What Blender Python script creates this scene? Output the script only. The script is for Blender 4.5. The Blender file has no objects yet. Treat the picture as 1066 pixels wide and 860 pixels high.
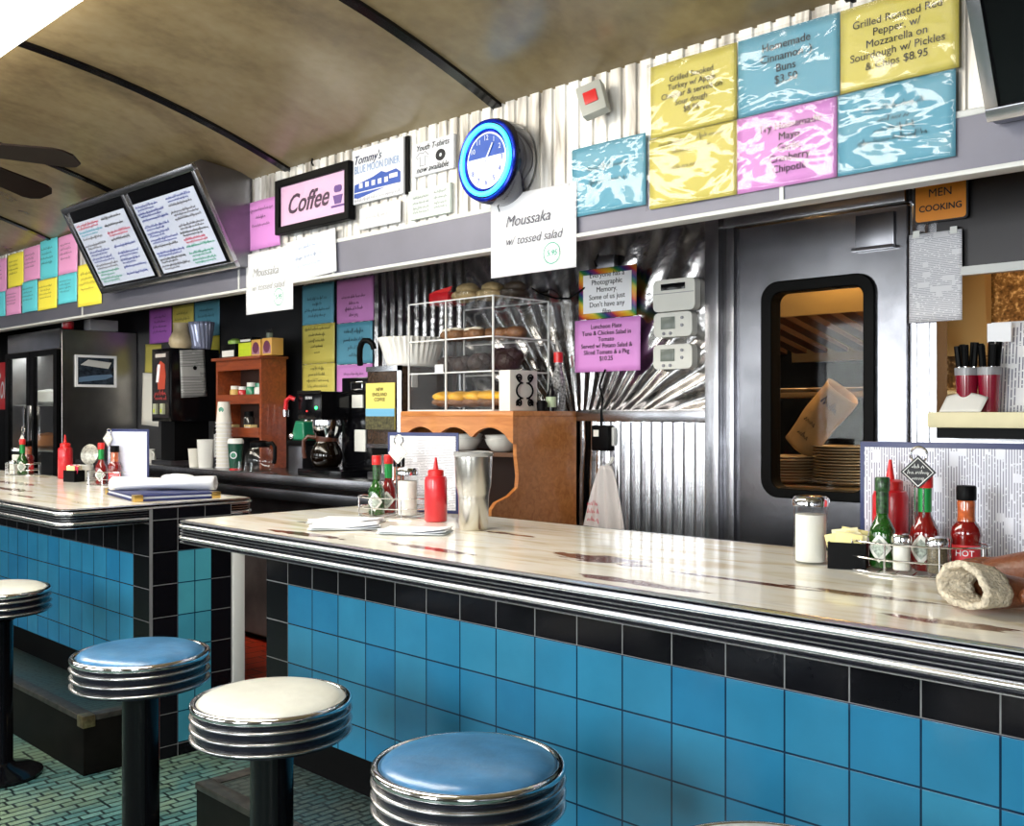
import bpy, bmesh, math, random
from mathutils import Vector, Matrix
C = bpy.context.scene.collection
PI = math.pi
rnd = random.Random(7)

# ------------------------------------------------------------------ materials
MATS = {}
def new_mat(name):
    m = bpy.data.materials.new(name); m.use_nodes = True
    nt = m.node_tree; nt.nodes.clear()
    out = nt.nodes.new('ShaderNodeOutputMaterial')
    MATS[name] = m
    return m, nt, out
def N(nt, t, **kw):
    n = nt.nodes.new(t)
    for k, v in kw.items():
        if k in n.inputs: n.inputs[k].default_value = v
        else: setattr(n, k, v)
    return n
def c4(c): return (c[0], c[1], c[2], 1.0)
def srgb(r, g, b):
    f = lambda v: (v/255/12.92) if v/255 <= .04045 else ((v/255+.055)/1.055)**2.4
    return (f(r), f(g), f(b))
def M(name, col=(.8,.8,.8), rough=.5, metal=0., coat=0., noise=0., nscale=20, bump=0., bscale=60, emit=None, es=0., trans=0., spec=.5, alpha=1.):
    if name in MATS: return MATS[name]
    m, nt, out = new_mat(name)
    b = N(nt, 'ShaderNodeBsdfPrincipled')
    b.inputs['Base Color'].default_value = c4(col); b.inputs['Roughness'].default_value = rough
    b.inputs['Metallic'].default_value = metal; b.inputs['Coat Weight'].default_value = coat
    b.inputs['Coat Roughness'].default_value = .06
    b.inputs['Specular IOR Level'].default_value = spec
    b.inputs['Transmission Weight'].default_value = trans
    if emit: b.inputs['Emission Color'].default_value = c4(emit); b.inputs['Emission Strength'].default_value = es
    nt.links.new(b.outputs[0], out.inputs[0])
    if noise or bump:
        tc = N(nt, 'ShaderNodeTexCoord')
    if noise:
        n = N(nt, 'ShaderNodeTexNoise', Scale=nscale, Detail=6.0)
        nt.links.new(tc.outputs['Object'], n.inputs['Vector'])
        r = N(nt, 'ShaderNodeMapRange'); r.inputs[1].default_value = .3; r.inputs[2].default_value = .7
        r.inputs[3].default_value = 1-noise; r.inputs[4].default_value = 1+noise*.6
        nt.links.new(n.outputs[0], r.inputs[0])
        mx = N(nt, 'ShaderNodeVectorMath', operation='SCALE'); mx.inputs[0].default_value = col
        nt.links.new(r.outputs[0], mx.inputs['Scale']); nt.links.new(mx.outputs[0], b.inputs['Base Color'])
    if bump:
        n2 = N(nt, 'ShaderNodeTexNoise', Scale=bscale, Detail=4.0)
        nt.links.new(tc.outputs['Object'], n2.inputs['Vector'])
        bp = N(nt, 'ShaderNodeBump', Strength=bump, Distance=.01)
        nt.links.new(n2.outputs[0], bp.inputs['Height']); nt.links.new(bp.outputs[0], b.inputs['Normal'])
    return m
def mathn(nt, op, a, b=None, c=None):
    n = N(nt, 'ShaderNodeMath', operation=op)
    for i, v in enumerate((a, b, c)):
        if v is None: continue
        if isinstance(v, (int, float)): n.inputs[i].default_value = v
        else: nt.links.new(v, n.inputs[i])
    return n.outputs[0]
def ramp(nt, fac, stops):
    r = N(nt, 'ShaderNodeValToRGB'); e = r.color_ramp.elements
    e[0].position, e[0].color = stops[0][0], c4(stops[0][1])
    e[1].position, e[1].color = stops[-1][0], c4(stops[-1][1])
    for p, c in stops[1:-1]:
        x = e.new(p); x.color = c4(c)
    nt.links.new(fac, r.inputs[0]); return r.outputs[0]
def mix(nt, fac, a, b):
    n = N(nt, 'ShaderNodeMix', data_type='RGBA')
    for s, v in ((0, fac), (6, a), (7, b)):
        if isinstance(v, (int, float)): n.inputs[s].default_value = v
        elif isinstance(v, tuple): n.inputs[s].default_value = c4(v)
        else: nt.links.new(v, n.inputs[s])
    return n.outputs[2]
def pos(nt):
    g = N(nt, 'ShaderNodeNewGeometry'); s = N(nt, 'ShaderNodeSeparateXYZ')
    nt.links.new(g.outputs['Position'], s.inputs[0]); return g.outputs['Position'], s.outputs
def mapping(nt, vec, scale=(1,1,1), loc=(0,0,0), rot=(0,0,0)):
    m = N(nt, 'ShaderNodeMapping'); m.inputs['Scale'].default_value = scale
    m.inputs['Location'].default_value = loc; m.inputs['Rotation'].default_value = rot
    nt.links.new(vec, m.inputs[0]); return m.outputs[0]
def noise(nt, vec, scale, detail=5., dist=0.):
    n = N(nt, 'ShaderNodeTexNoise', Scale=scale, Detail=detail, Distortion=dist); nt.links.new(vec, n.inputs['Vector']); return n.outputs[0]
def princ(nt, out, **kw):
    b = N(nt, 'ShaderNodeBsdfPrincipled')
    for k, v in kw.items():
        k = k.replace('_', ' ')
        if isinstance(v, (int, float)): b.inputs[k].default_value = v
        elif isinstance(v, tuple): b.inputs[k].default_value = c4(v)
        else: nt.links.new(v, b.inputs[k])
    nt.links.new(b.outputs[0], out.inputs[0]); return b
def bump(nt, h, strength=.3, dist=.01):
    b = N(nt, 'ShaderNodeBump', Strength=strength, Distance=dist); nt.links.new(h, b.inputs['Height']); return b.outputs[0]

steel = M('brushed_steel', (.40,.40,.43), .26, 1., noise=.25, nscale=6)
chrome = M('chrome', (.78,.78,.80), .10, 1.)
groove = M('groove_shade', (.006,.007,.014), .25, 0.)  # near-black: dark reflections between the ribs put into the colour
darksteel = M('dark_steel', (.20,.20,.22), .30, 1., noise=.3, nscale=4)
fasciam = M('fascia_enamel', (.16,.16,.205), .38, .35, noise=.15, nscale=3)
black = M('black_plastic', (.0025,.0025,.003), .45, spec=.08)
blackgloss = M('black_gloss', (.003,.003,.004), .14, spec=.35)
rubber = M('black_rubber', (.002,.002,.002), .4, spec=.06)
white = M('white_plastic', (.78,.78,.76), .4)
paperw = M('paper_white', (.80,.81,.86), .7)
paperm = M('paper_menu', (.70,.72,.84), .6)
paperc = M('paper_cream', (.74,.72,.66), .7)
pink = M('paper_pink', srgb(214,140,212), .5)
blue = M('paper_blue', srgb(92,160,186), .5)
yellow = M('paper_yellow', srgb(206,192,92), .5)
lemon = M('paper_lemon', srgb(255,240,85), .5)
cyan = M('paper_cyan', srgb(105,215,230), .5)
rose = M('paper_rose', srgb(240,165,215), .5)
ink = M('black_ink', (.012,.012,.016), .6)
inkp = M('grey_pen', (.10,.10,.13), .6)
inkb = M('blue_ink', (.02,.05,.35), .6)
inkr = M('red_ink', (.6,.02,.08), .6)
inkg = M('green_ink', (.02,.35,.22), .6)
inkt = M('teal_ink', (.02,.35,.5), .6)
redp = M('red_plastic', (.55,.012,.02), .28, coat=.3)
redcap = M('red_cap', (.62,.015,.015), .3)
greenfoil = M('green_foil', (.01,.25,.05), .3, .3)
greenglass = M('green_sauce_glass', (.012,.07,.008), .06, coat=1., noise=.5, nscale=60)
redglass = M('red_sauce_glass', (.16,.004,.004), .06, coat=1.)
orange = M('orange_sauce', (.45,.10,.03), .1, coat=.8, noise=.4, nscale=80)
sugar = M('white_sugar', (.82,.80,.74), .8)
pepperm = M('ground_pepper', (.16,.13,.08), .9, noise=.7, nscale=400)
wire = M('chrome_wire', (.85,.85,.87), .15, 1.)
label = M('bottle_label', (.72,.72,.68), .5)
navy = M('navy_vinyl', (.012,.02,.10), .4)
brass = M('brass', (.75,.50,.15), .3, 1.)
fur = M('shearling', (.66,.58,.45), .95, noise=.35, nscale=90, bump=.8, bscale=160)
leather = M('brown_leather', (.17,.052,.02), .38, noise=.4, nscale=30, bump=.25, bscale=120)
vinylb = M('blue_vinyl', (.045,.165,.33), .3, coat=.25, noise=.22, nscale=22, bump=.12, bscale=45)
vinylw = M('white_vinyl', (.62,.62,.56), .32, coat=.25, noise=.10, nscale=14, bump=.1, bscale=45)
greyt = M('printed_grey', (.25,.25,.28), .7)
palebl = M('pale_blue_print', (.30,.42,.65), .6)
deepbl = M('deep_blue_print', (.03,.09,.42), .5)
orangem = M('sign_orange', (.75,.26,.02), .4)
hairline = M('white_trim', (.62,.63,.62), .4)
cream = M('cream_laminate', (.68,.62,.40), .5, noise=.1, nscale=8)
lcd = M('grey_display', (.16,.18,.16), .2)
ceram = M('white_ceramic', (.75,.74,.70), .2, coat=.4)
biege = M('stoneware', (.50,.40,.25), .4, noise=.3, nscale=15)
brownpot = M('brown_plastic', (.07,.02,.01), .3)
coffee = M('black_coffee_glass', (.004,.002,.001), .05, spec=.5)
green = M('green_plastic', (.01,.20,.10), .3, coat=.4)
kraft = M('kraft_paper', (.50,.33,.15), .8, noise=.15, nscale=12, bump=.5, bscale=14)
blind = M('grey_label', (.4,.4,.4), .5)
pastryg = M('glazed_pastry', (.62,.42,.20), .35, noise=.5, nscale=35, coat=.3, bump=.6, bscale=60)
pastryb = M('brown_pastry', (.20,.09,.035), .5, noise=.5, nscale=40, bump=.7, bscale=70)
choc = M('chocolate_cake', (.028,.011,.008), .5, noise=.5, nscale=60, bump=.8, bscale=90)
lemonp = M('yellow_pastry', (.80,.42,.02), .45, noise=.35, nscale=30, bump=.4, bscale=60)
icing = M('white_icing', (.85,.80,.68), .4)
bread = M('bread_crust', (.42,.30,.14), .7, noise=.5, nscale=25, bump=.5, bscale=40)
terra = None
amber = None

def acrylic_mat(name, tint=(1,1,1), refl=.10, rough=.03, bumpy=0., bscale=10):
    m, nt, out = new_mat(name)
    t = N(nt, 'ShaderNodeBsdfTransparent'); t.inputs[0].default_value = c4(tint)
    g = N(nt, 'ShaderNodeBsdfGlossy'); g.inputs['Roughness'].default_value = rough
    f = N(nt, 'ShaderNodeLayerWeight', Blend=.5)
    mx = N(nt, 'ShaderNodeMixShader')
    fac = mathn(nt, 'MULTIPLY_ADD', mathn(nt, 'POWER', f.outputs['Facing'], 4.), .38, refl)
    nt.links.new(fac, mx.inputs[0]); nt.links.new(t.outputs[0], mx.inputs[1]); nt.links.new(g.outputs[0], mx.inputs[2])
    nt.links.new(mx.outputs[0], out.inputs[0])
    if bumpy:
        p, s = pos(nt)
        n1 = noise(nt, mapping(nt, p, (1,1,1.6), rot=(0,.6,0)), bscale, 3., .5)
        nb = bump(nt, n1, bumpy, .03)
        nt.links.new(nb, g.inputs['Normal'])
    return m
acrylic = acrylic_mat('clear_acrylic', (.975,.975,.975), .005)
jarglass = acrylic_mat('jar_glass', (.96,.97,.97), .06)
glass = acrylic_mat('window_glass', (.92,.92,.9), .012)
sleeve = acrylic_mat('crinkled_clear_plastic', (.98,.98,.98), .028, .08, .5, 4.5)

def wood(name, col, dark, sc=(2,14,14)):
    m, nt, out = new_mat(name); tc = N(nt, 'ShaderNodeTexCoord')
    v = mapping(nt, tc.outputs['Object'], sc)
    n = noise(nt, v, 3., 6., 1.)
    princ(nt, out, Base_Color=ramp(nt, n, [(.3, dark), (.7, col)]), Roughness=.35, Coat_Weight=.2)
    return m
oak = wood('orange_oak', (.62,.25,.07), (.43,.14,.03))
cherry = wood('cherry_wood', (.30,.06,.015), (.17,.03,.008))
fanwood = M('dark_fan_wood', (.010,.005,.004), .5, spec=.12)

def printed_mat(name, base, dark, axis='Z', freq=110, gap=14):
    """paper printed with fine unreadable lines of text; axis = direction across the lines"""
    m, nt, out = new_mat(name); tc = N(nt, 'ShaderNodeTexCoord'); s = N(nt, 'ShaderNodeSeparateXYZ')
    nt.links.new(tc.outputs['Object'], s.inputs[0])
    a = s.outputs[axis]; along = s.outputs['X' if axis == 'Z' else 'Z']
    line = mathn(nt, 'GREATER_THAN', mathn(nt, 'SINE', mathn(nt, 'MULTIPLY', a, freq*2*PI)), .35)
    row = mathn(nt, 'FLOOR', mathn(nt, 'MULTIPLY', a, freq))
    cv = N(nt, 'ShaderNodeCombineXYZ'); nt.links.new(mathn(nt, 'MULTIPLY', along, 420.), cv.inputs[0]); nt.links.new(mathn(nt,'MULTIPLY',row,3.7), cv.inputs[1])
    wordn = mathn(nt, 'GREATER_THAN', noise(nt, cv.outputs[0], .30, 2.), .40)
    cv2 = N(nt, 'ShaderNodeCombineXYZ'); nt.links.new(mathn(nt, 'MULTIPLY', along, 14.), cv2.inputs[0]); nt.links.new(mathn(nt,'MULTIPLY',mathn(nt,'FLOOR',mathn(nt,'MULTIPLY',row,.34)),5.1), cv2.inputs[1])
    block = mathn(nt, 'GREATER_THAN', noise(nt, cv2.outputs[0], 1., 1.), .40)
    f = mathn(nt, 'MULTIPLY', mathn(nt, 'MULTIPLY', line, wordn), block)
    princ(nt, out, Base_Color=mix(nt, f, base, dark), Roughness=.6)
    return m
menuprint = printed_mat('menu_print_sideways', (.74,.75,.84), (.22,.22,.30), 'X', 190)
menuprint2 = printed_mat('menu_print', (.72,.72,.76), (.30,.30,.36), 'Z', 200)
ticketpr = printed_mat('ticket_print_sideways', (.78,.78,.82), (.2,.2,.27), 'X', 110)

# setting materials
def m_ceiling():
    m, nt, out = new_mat('ceiling_enamel'); p, s = pos(nt)
    n = noise(nt, mapping(nt, p, (1.2,.7,1)), 1.6, 5., .6)
    n2 = noise(nt, p, 22., 4.)
    col = ramp(nt, mathn(nt, 'ADD', mathn(nt,'MULTIPLY',n,.8), mathn(nt,'MULTIPLY',n2,.2)), [(.30,(.11,.08,.042)),(.5,(.21,.16,.085)),(.72,(.28,.225,.135))])
    princ(nt, out, Base_Color=col, Roughness=.26, Specular_IOR_Level=.6)
    return m
def m_corr():
    m, nt, out = new_mat('bright_corrugated_metal'); p, s = pos(nt)
    n = noise(nt, mapping(nt, p, (9,1,1.2)), 2.2, 5., .5)
    col = ramp(nt, n, [(.30,(.22,.20,.18)),(.45,(.60,.58,.55)),(.62,(.88,.88,.88))])
    princ(nt, out, Base_Color=col, Roughness=.34, Metallic=.55)
    return m
def m_sunburst():
    m, nt, out = new_mat('sunburst_steel'); p, s = pos(nt)
    dx = mathn(nt, 'SUBTRACT', s[0], -2.63); dz = mathn(nt, 'SUBTRACT', s[2], 1.10)
    ang = mathn(nt, 'ARCTAN2', dx, dz)
    ph = mathn(nt, 'MULTIPLY', noise(nt, p, 2.5, 2.), 5.)
    w1 = mathn(nt, 'SINE', mathn(nt, 'MULTIPLY_ADD', ang, 38., ph))
    w2 = mathn(nt, 'SINE', mathn(nt, 'MULTIPLY_ADD', s[0], 105., ph))
    sel = mathn(nt, 'MAXIMUM', mathn(nt, 'LESS_THAN', s[0], -3.30), mathn(nt, 'LESS_THAN', s[2], 1.24))
    w = mathn(nt, 'ADD', mathn(nt, 'MULTIPLY', w2, sel), mathn(nt, 'MULTIPLY', w1, mathn(nt, 'SUBTRACT', 1., sel)))
    n = noise(nt, mapping(nt, p, (1,1,1)), 5., 3., .8)
    h = mathn(nt, 'ADD', w, mathn(nt, 'MULTIPLY', n, 1.6))
    n3 = noise(nt, mapping(nt, p, (3,1,1)), 3., 4., 1.)
    princ(nt, out, Base_Color=ramp(nt, n3, [(.35,(.30,.29,.29)),(.65,(.66,.65,.66))]), Roughness=.2, Metallic=1., Normal=bump(nt, h, .45, .012))
    return m
def m_counter():
    m, nt, out = new_mat('worn_marble_laminate'); p, s = pos(nt)
    v = mapping(nt, p, (.9,5.,1), rot=(0,0,.10))
    n = noise(nt, v, 2.2, 7., 1.2)
    n2 = noise(nt, mapping(nt, p, (2.2,7,1), (3,1,0)), 2.0, 6., 2.)
    base = ramp(nt, n, [(.28,(.60,.50,.32)),(.42,(.82,.77,.64)),(.52,(.90,.88,.81)),(.7,(.85,.85,.82))])
    veins = ramp(nt, n2, [(.0,(0,0,0)),(.62,(0,0,0)),(.72,(1,1,1)),(1,(1,1,1))])
    col = mix(nt, mathn(nt,'MULTIPLY',veins,.30), base, (.30,.18,.09))
    # worn-through reddish patches, longer along the bar
    nz = noise(nt, mapping(nt, p, (3,9,1)), 3., 6., .8)
    for (cx, cy, rx, ry) in ((-1.45,1.76,.13,.05),(-1.20,1.56,.16,.022),(-2.33,1.56,.14,.025),(-1.86,1.60,.13,.02),(-2.45,1.73,.2,.012),(-.62,1.60,.12,.02),(-1.05,1.72,.18,.012),(-.82,1.74,.16,.012),(-4.6,1.60,.2,.03),(-5.0,1.75,.18,.03),(-4.2,1.5,.12,.015),(-1.95,1.95,.12,.012)):
        ex = mathn(nt, 'DIVIDE', mathn(nt,'SUBTRACT',s[0],cx), rx); ey = mathn(nt, 'DIVIDE', mathn(nt,'SUBTRACT',s[1],cy), ry)
        d = mathn(nt, 'ADD', mathn(nt,'MULTIPLY',ex,ex), mathn(nt,'MULTIPLY',ey,ey))
        d = mathn(nt, 'ADD', d, mathn(nt,'MULTIPLY', mathn(nt,'SUBTRACT',nz,.5), 5.))
        k = N(nt, 'ShaderNodeMapRange'); k.inputs[1].default_value = 1.15; k.inputs[2].default_value = .75; nt.links.new(d, k.inputs[0])
        col = mix(nt, k.outputs[0], col, (.13,.045,.03))
    princ(nt, out, Base_Color=col, Roughness=.16, Coat_Weight=.25)
    return m
def m_tile(name, c1, c2, grout, ox, oz, axis='X', w=.1275, h=.1172, mort=.0022, rough=.18, spec=.5):
    m, nt, out = new_mat(name); p, s = pos(nt)
    cv = N(nt, 'ShaderNodeCombineXYZ')
    nt.links.new(mathn(nt,'SUBTRACT',s[0 if axis=='X' else 1],ox), cv.inputs[0]); nt.links.new(mathn(nt,'SUBTRACT',s[2],oz), cv.inputs[1])
    b = N(nt, 'ShaderNodeTexBrick', offset=0.0, squash=1.0); b.inputs['Scale'].default_value = 1.
    b.inputs['Brick Width'].default_value = w; b.inputs['Row Height'].default_value = h; b.inputs['Mortar Size'].default_value = mort
    b.inputs['Mortar Smooth'].default_value = .2; b.inputs['Bias'].default_value = 0.
    nt.links.new(cv.outputs[0], b.inputs['Vector'])
    b.inputs['Color1'].default_value = c4(c1); b.inputs['Color2'].default_value = c4(c2); b.inputs['Mortar'].default_value = c4(grout)
    n = noise(nt, p, 9., 6.)
    r = N(nt, 'ShaderNodeMapRange'); r.inputs[3].default_value = .8; r.inputs[4].default_value = 1.2; nt.links.new(n, r.inputs[0])
    sc = N(nt, 'ShaderNodeVectorMath', operation='SCALE'); nt.links.new(b.outputs['Color'], sc.inputs[0]); nt.links.new(r.outputs[0], sc.inputs['Scale'])
    h_ = mathn(nt, 'SUBTRACT', 1., b.outputs['Fac'])
    h_ = mathn(nt, 'ADD', h_, mathn(nt,'MULTIPLY',noise(nt,p,14.,2.),.35))
    princ(nt, out, Base_Color=sc.outputs[0], Roughness=rough, Normal=bump(nt, h_, .25, .004), Specular_IOR_Level=spec)
    return m
def m_mosaic(name, c1, c2, c3, grout, w, h, rough):
    m, nt, out = new_mat(name); p, s = pos(nt)
    b = N(nt, 'ShaderNodeTexBrick', offset=.5, squash=1.6, squash_frequency=3); b.inputs['Scale'].default_value = 1.
    b.inputs['Brick Width'].default_value = w; b.inputs['Row Height'].default_value = h; b.inputs['Mortar Size'].default_value = .0044; b.inputs['Mortar Smooth'].default_value = .1
    nt.links.new(mapping(nt, p, rot=(0,0,PI/2)), b.inputs['Vector'])
    b.inputs['Color1'].default_value = c4(c1); b.inputs['Color2'].default_value = c4(c2); b.inputs['Mortar'].default_value = c4(grout)
    n = noise(nt, p, 3.2, 6., .5)
    k = N(nt, 'ShaderNodeMapRange'); k.inputs[1].default_value=.42; k.inputs[2].default_value=.62; nt.links.new(n, k.inputs[0])
    col = mix(nt, mathn(nt,'MULTIPLY',mathn(nt,'MULTIPLY',k.outputs[0],.7), mathn(nt,'SUBTRACT',1.,b.outputs['Fac'])), b.outputs['Color'], c3)
    princ(nt, out, Base_Color=col, Roughness=rough, Normal=bump(nt, mathn(nt,'SUBTRACT',1.,b.outputs['Fac']), .3, .003))
    return m
def m_amber():
    m, nt, out = new_mat('amber_kitchen_tile'); p, s = pos(nt)
    n = noise(nt, p, 28., 4., 1.); n2 = noise(nt, p, 70., 2.)
    f = mathn(nt,'ADD',mathn(nt,'MULTIPLY',n,.6),mathn(nt,'MULTIPLY',n2,.4))
    princ(nt, out, Base_Color=ramp(nt, f, [(.38,(.10,.05,.015)),(.52,(.30,.16,.05)),(.64,(.85,.62,.3))]), Roughness=.35)
    return m
ceilm, corrm, sunm, counterm = m_ceiling(), m_corr(), m_sunburst(), m_counter()
btile = m_tile('blue_glazed_tile', (.018,.17,.33), (.035,.225,.37), (.004,.02,.05), -2.627, .735)
ktile = m_tile('black_glazed_tile', (.0035,.0035,.005), (.005,.005,.007), (.22,.22,.22), -2.627, .735, mort=.0016, spec=.16)  # grout kept pale on black tiles: reflection put into its colour
btileY = m_tile('blue_glazed_tile_narrow', (.06,.30,.38), (.045,.25,.36), (.004,.02,.05), 1.783, .63, 'Y', .067, .1172)
ktileY = m_tile('black_glazed_tile_return', (.0035,.0035,.005), (.005,.005,.007), (.16,.16,.17), 1.675, .63, 'Y', .108, .1172, mort=.0014, spec=.16)
floorm = m_mosaic('teal_mosaic_floor', (.03,.10,.105), (.11,.23,.215), (.19,.25,.15), (.003,.008,.009), .070, .036, .32)
stepm = m_mosaic('dark_mosaic_step', (.018,.042,.046), (.03,.06,.06), (.05,.055,.042), (.005,.010,.010), .052, .026, .4)
amber = m_amber()
terra = m_mosaic('red_quarry_tile', (.45,.035,.012), (.55,.06,.02), (.35,.03,.012), (.03,.006,.004), .16, .10, .4)

# ------------------------------------------------------------------ mesh helpers
class MB:
    def __init__(s): s.bm = bmesh.new()
    def box(s, x0, x1, y0, y1, z0, z1, bev=0., mi=0):
        r = bmesh.ops.create_cube(s.bm, size=1)
        vs = r['verts']
        for v in vs:
            v.co = Vector(((x0+x1)/2+v.co.x*(x1-x0), (y0+y1)/2+v.co.y*(y1-y0), (z0+z1)/2+v.co.z*(z1-z0)))
        fs = list({f for v in vs for f in v.link_faces})
        for f in fs: f.material_index = mi
        if bev:
            es = list({e for v in vs for e in v.link_edges})
            bmesh.ops.bevel(s.bm, geom=es, offset=bev, segments=2, affect='EDGES', profile=.6)
        return s
    def lathe(s, prof, n=24, c=(0,0,0), mi=0, axis='Z', sx=1., sy=1., caps=True):
        rings = []
        for r, z in prof:
            if r < 1e-6: rings.append([s.bm.verts.new(s.ax((0,0,z),c,axis))])
            else: rings.append([s.bm.verts.new(s.ax((r*sx*math.cos(2*PI*i/n), r*sy*math.sin(2*PI*i/n), z),c,axis)) for i in range(n)])
        for a, b in zip(rings, rings[1:]):
            for i in range(n):
                j = (i+1) % n
                if len(a) == 1 and len(b) == 1: continue
                if len(a) == 1: vs = (a[0], b[j], b[i])
                elif len(b) == 1: vs = (a[i], a[j], b[0])
                else: vs = (a[i], a[j], b[j], b[i])
                f = s.bm.faces.new(vs); f.material_index = mi
        for ring, fl in ((rings[0], True), (rings[-1], False)):
            if len(ring) > 1 and caps:
                f = s.bm.faces.new(ring[::-1] if fl else ring); f.material_index = mi
        return s
    def ax(s, p, c, axis):
        x, y, z = p
        if axis == 'Y': x, y, z = x, -z, y
        elif axis == 'X': x, y, z = z, x, y
        return Vector((x+c[0], y+c[1], z+c[2]))
    def tube(s, pts, r, n=8, closed=False, mi=0, rr=None):
        pts = [Vector(p) for p in pts]; m = len(pts); rings = []
        up = Vector((0,0,1)); prev = None
        for i, p in enumerate(pts):
            a = pts[(i-1) % m] if (closed or i > 0) else p
            b = pts[(i+1) % m] if (closed or i < m-1) else p
            t = (b-a).normalized()
            if prev is None:
                u = t.cross(up)
                if u.length < 1e-3: u = t.cross(Vector((1,0,0)))
            else: u = prev - t*prev.dot(t)
            u.normalize(); w = t.cross(u); prev = u
            q = rr[i] if rr else r
            rings.append([s.bm.verts.new(p + (u*math.cos(2*PI*k/n)+w*math.sin(2*PI*k/n))*q) for k in range(n)])
        pairs = list(zip(rings, rings[1:])) + ([(rings[-1], rings[0])] if closed else [])
        for a, b in pairs:
            for k in range(n):
                j = (k+1) % n
                f = s.bm.faces.new((a[k], a[j], b[j], b[k])); f.material_index = mi
        if not closed:
            s.bm.faces.new(rings[0][::-1]); s.bm.faces.new(rings[-1])
        return s
    def prism(s, poly, a0, a1, plane='XZ', holes=(), mi=0):
        """polygon (with holes) in a plane, extruded from a0 to a1 along the other axis"""
        def P(u, v, a): return {'XZ': (u,a,v), 'YZ': (a,u,v), 'XY': (u,v,a)}[plane]
        allv = []; edges = []
        for loop in [poly]+list(holes):
            vs = [s.bm.verts.new(P(u,v,a0)) for u, v in loop]
            allv += vs
            for i in range(len(vs)): edges.append(s.bm.edges.new((vs[i], vs[(i+1) % len(vs)])))
        r = bmesh.ops.triangle_fill(s.bm, use_beauty=True, use_dissolve=False, edges=edges)
        fs = [g for g in r['geom'] if isinstance(g, bmesh.types.BMFace)]
        d = Vector(P(0,0,a1-a0)) - Vector(P(0,0,0))
        e = bmesh.ops.extrude_face_region(s.bm, geom=fs)
        nv = [g for g in e['geom'] if isinstance(g, bmesh.types.BMVert)]
        bmesh.ops.translate(s.bm, verts=nv, vec=d)
        for f in s.bm.faces:
            if any(v in nv for v in f.verts) or f in fs: f.material_index = mi if f.material_index == 0 else f.material_index
        return s
    def ball(s, c, rx, ry, rz, seg=16, wob=0., seed=0):
        r = bmesh.ops.create_uvsphere(s.bm, u_segments=seg, v_segments=max(6, seg//2), radius=1)
        q = random.Random(seed); ph = [q.uniform(0,6.28) for _ in range(6)]
        for v in r['verts']:
            x, y, z = v.co
            k = 1+wob*(math.sin(3*x+ph[0])*math.sin(4*y+ph[1])+.6*math.sin(7*z+ph[2]+3*x)*math.sin(6*y+ph[3]))
            v.co = Vector((c[0]+x*rx*k, c[1]+y*ry*k, c[2]+z*rz*k))
        return s
    def surf(s, fn, nu, nv, mi=0, closed_u=False):
        g = [[s.bm.verts.new(fn(i/nu, j/nv)) for j in range(nv+1)] for i in range(nu if closed_u else nu+1)]
        m = len(g)
        for i in range(nu):
            for j in range(nv):
                f = s.bm.faces.new((g[i][j], g[(i+1)%m][j], g[(i+1)%m][j+1], g[i][j+1])); f.material_index = mi
        return s
    def ribbon(s, pts, w, y):
        """flat pen stroke in the XZ plane at depth y"""
        L = []
        for i, (x, z) in enumerate(pts):
            a = pts[max(0,i-1)]; b = pts[min(len(pts)-1,i+1)]
            dx, dz = b[0]-a[0], b[1]-a[1]; l = math.hypot(dx,dz) or 1.
            nx, nz = -dz/l*w/2, dx/l*w/2
            L.append((s.bm.verts.new((x+nx,y,z+nz)), s.bm.verts.new((x-nx,y,z-nz))))
        for a, b in zip(L, L[1:]): s.bm.faces.new((a[0], a[1], b[1], b[0]))
        return s
    def scribble(s, x0, x1, z, h, w, y, q, slope=0.):
        x = x0
        while x < x1-h*.6:
            wl = min(q.uniform(1.6, 4.5)*h, x1-x); n = max(3, int(wl/(h*.22))); pts = []
            for i in range(n):
                t = i/(n-1); xx = x+wl*t
                hh = h*(q.uniform(.5,.8) if i % 2 else q.uniform(0,.15))
                if i % 2 and q.random() < .25: hh = h*1.25
                if i % 2 == 0 and q.random() < .1: hh = -h*.4
                pts.append((xx, z+hh+slope*(xx-x0)))
            s.ribbon(pts, w, y); x += wl+h*.55
        return s
    def xform(s, mat):
        bmesh.ops.transform(s.bm, matrix=mat, verts=s.bm.verts); return s
    def build(s, name, mats, parent=None, smooth=40, solid=0., bev=0., sub=0, loc=None, rotz=None):
        bmesh.ops.recalc_face_normals(s.bm, faces=s.bm.faces) if not solid else None
        me = bpy.data.meshes.new(name); s.bm.to_mesh(me); s.bm.free()
        for m in (mats if isinstance(mats, (list,tuple)) else [mats]): me.materials.append(m)
        if smooth:
            me.shade_smooth(); me.set_sharp_from_angle(angle=math.radians(smooth))
        o = bpy.data.objects.new(name, me); C.objects.link(o)
        if parent: o.parent = parent
        if solid:
            md = o.modifiers.new('thick', 'SOLIDIFY'); md.thickness = solid; md.offset = 0
        if sub:
            md = o.modifiers.new('sub', 'SUBSURF'); md.levels = sub; md.render_levels = sub
        if bev:
            md = o.modifiers.new('bev', 'BEVEL'); md.width = bev; md.segments = 2; md.limit_method = 'ANGLE'; md.angle_limit = math.radians(50)
        if loc: o.location = loc
        if rotz is not None: o.rotation_euler.z = rotz
        return o
def tag(o, label, cat, group=None, kind=None):
    o['label'] = label; o['category'] = cat
    if group: o['group'] = group
    if kind: o['kind'] = kind
    return o
def thing(name, label, cat, loc=(0,0,0), rotz=0., group=None):
    o = bpy.data.objects.new(name, None); C.objects.link(o); o.empty_display_size = .05
    o.location = loc; o.rotation_euler = (0,0,rotz)
    return tag(o, label, cat, group)
def struct(o, label, cat):
    tag(o, label, cat); o['kind'] = 'structure'; return o
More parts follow.
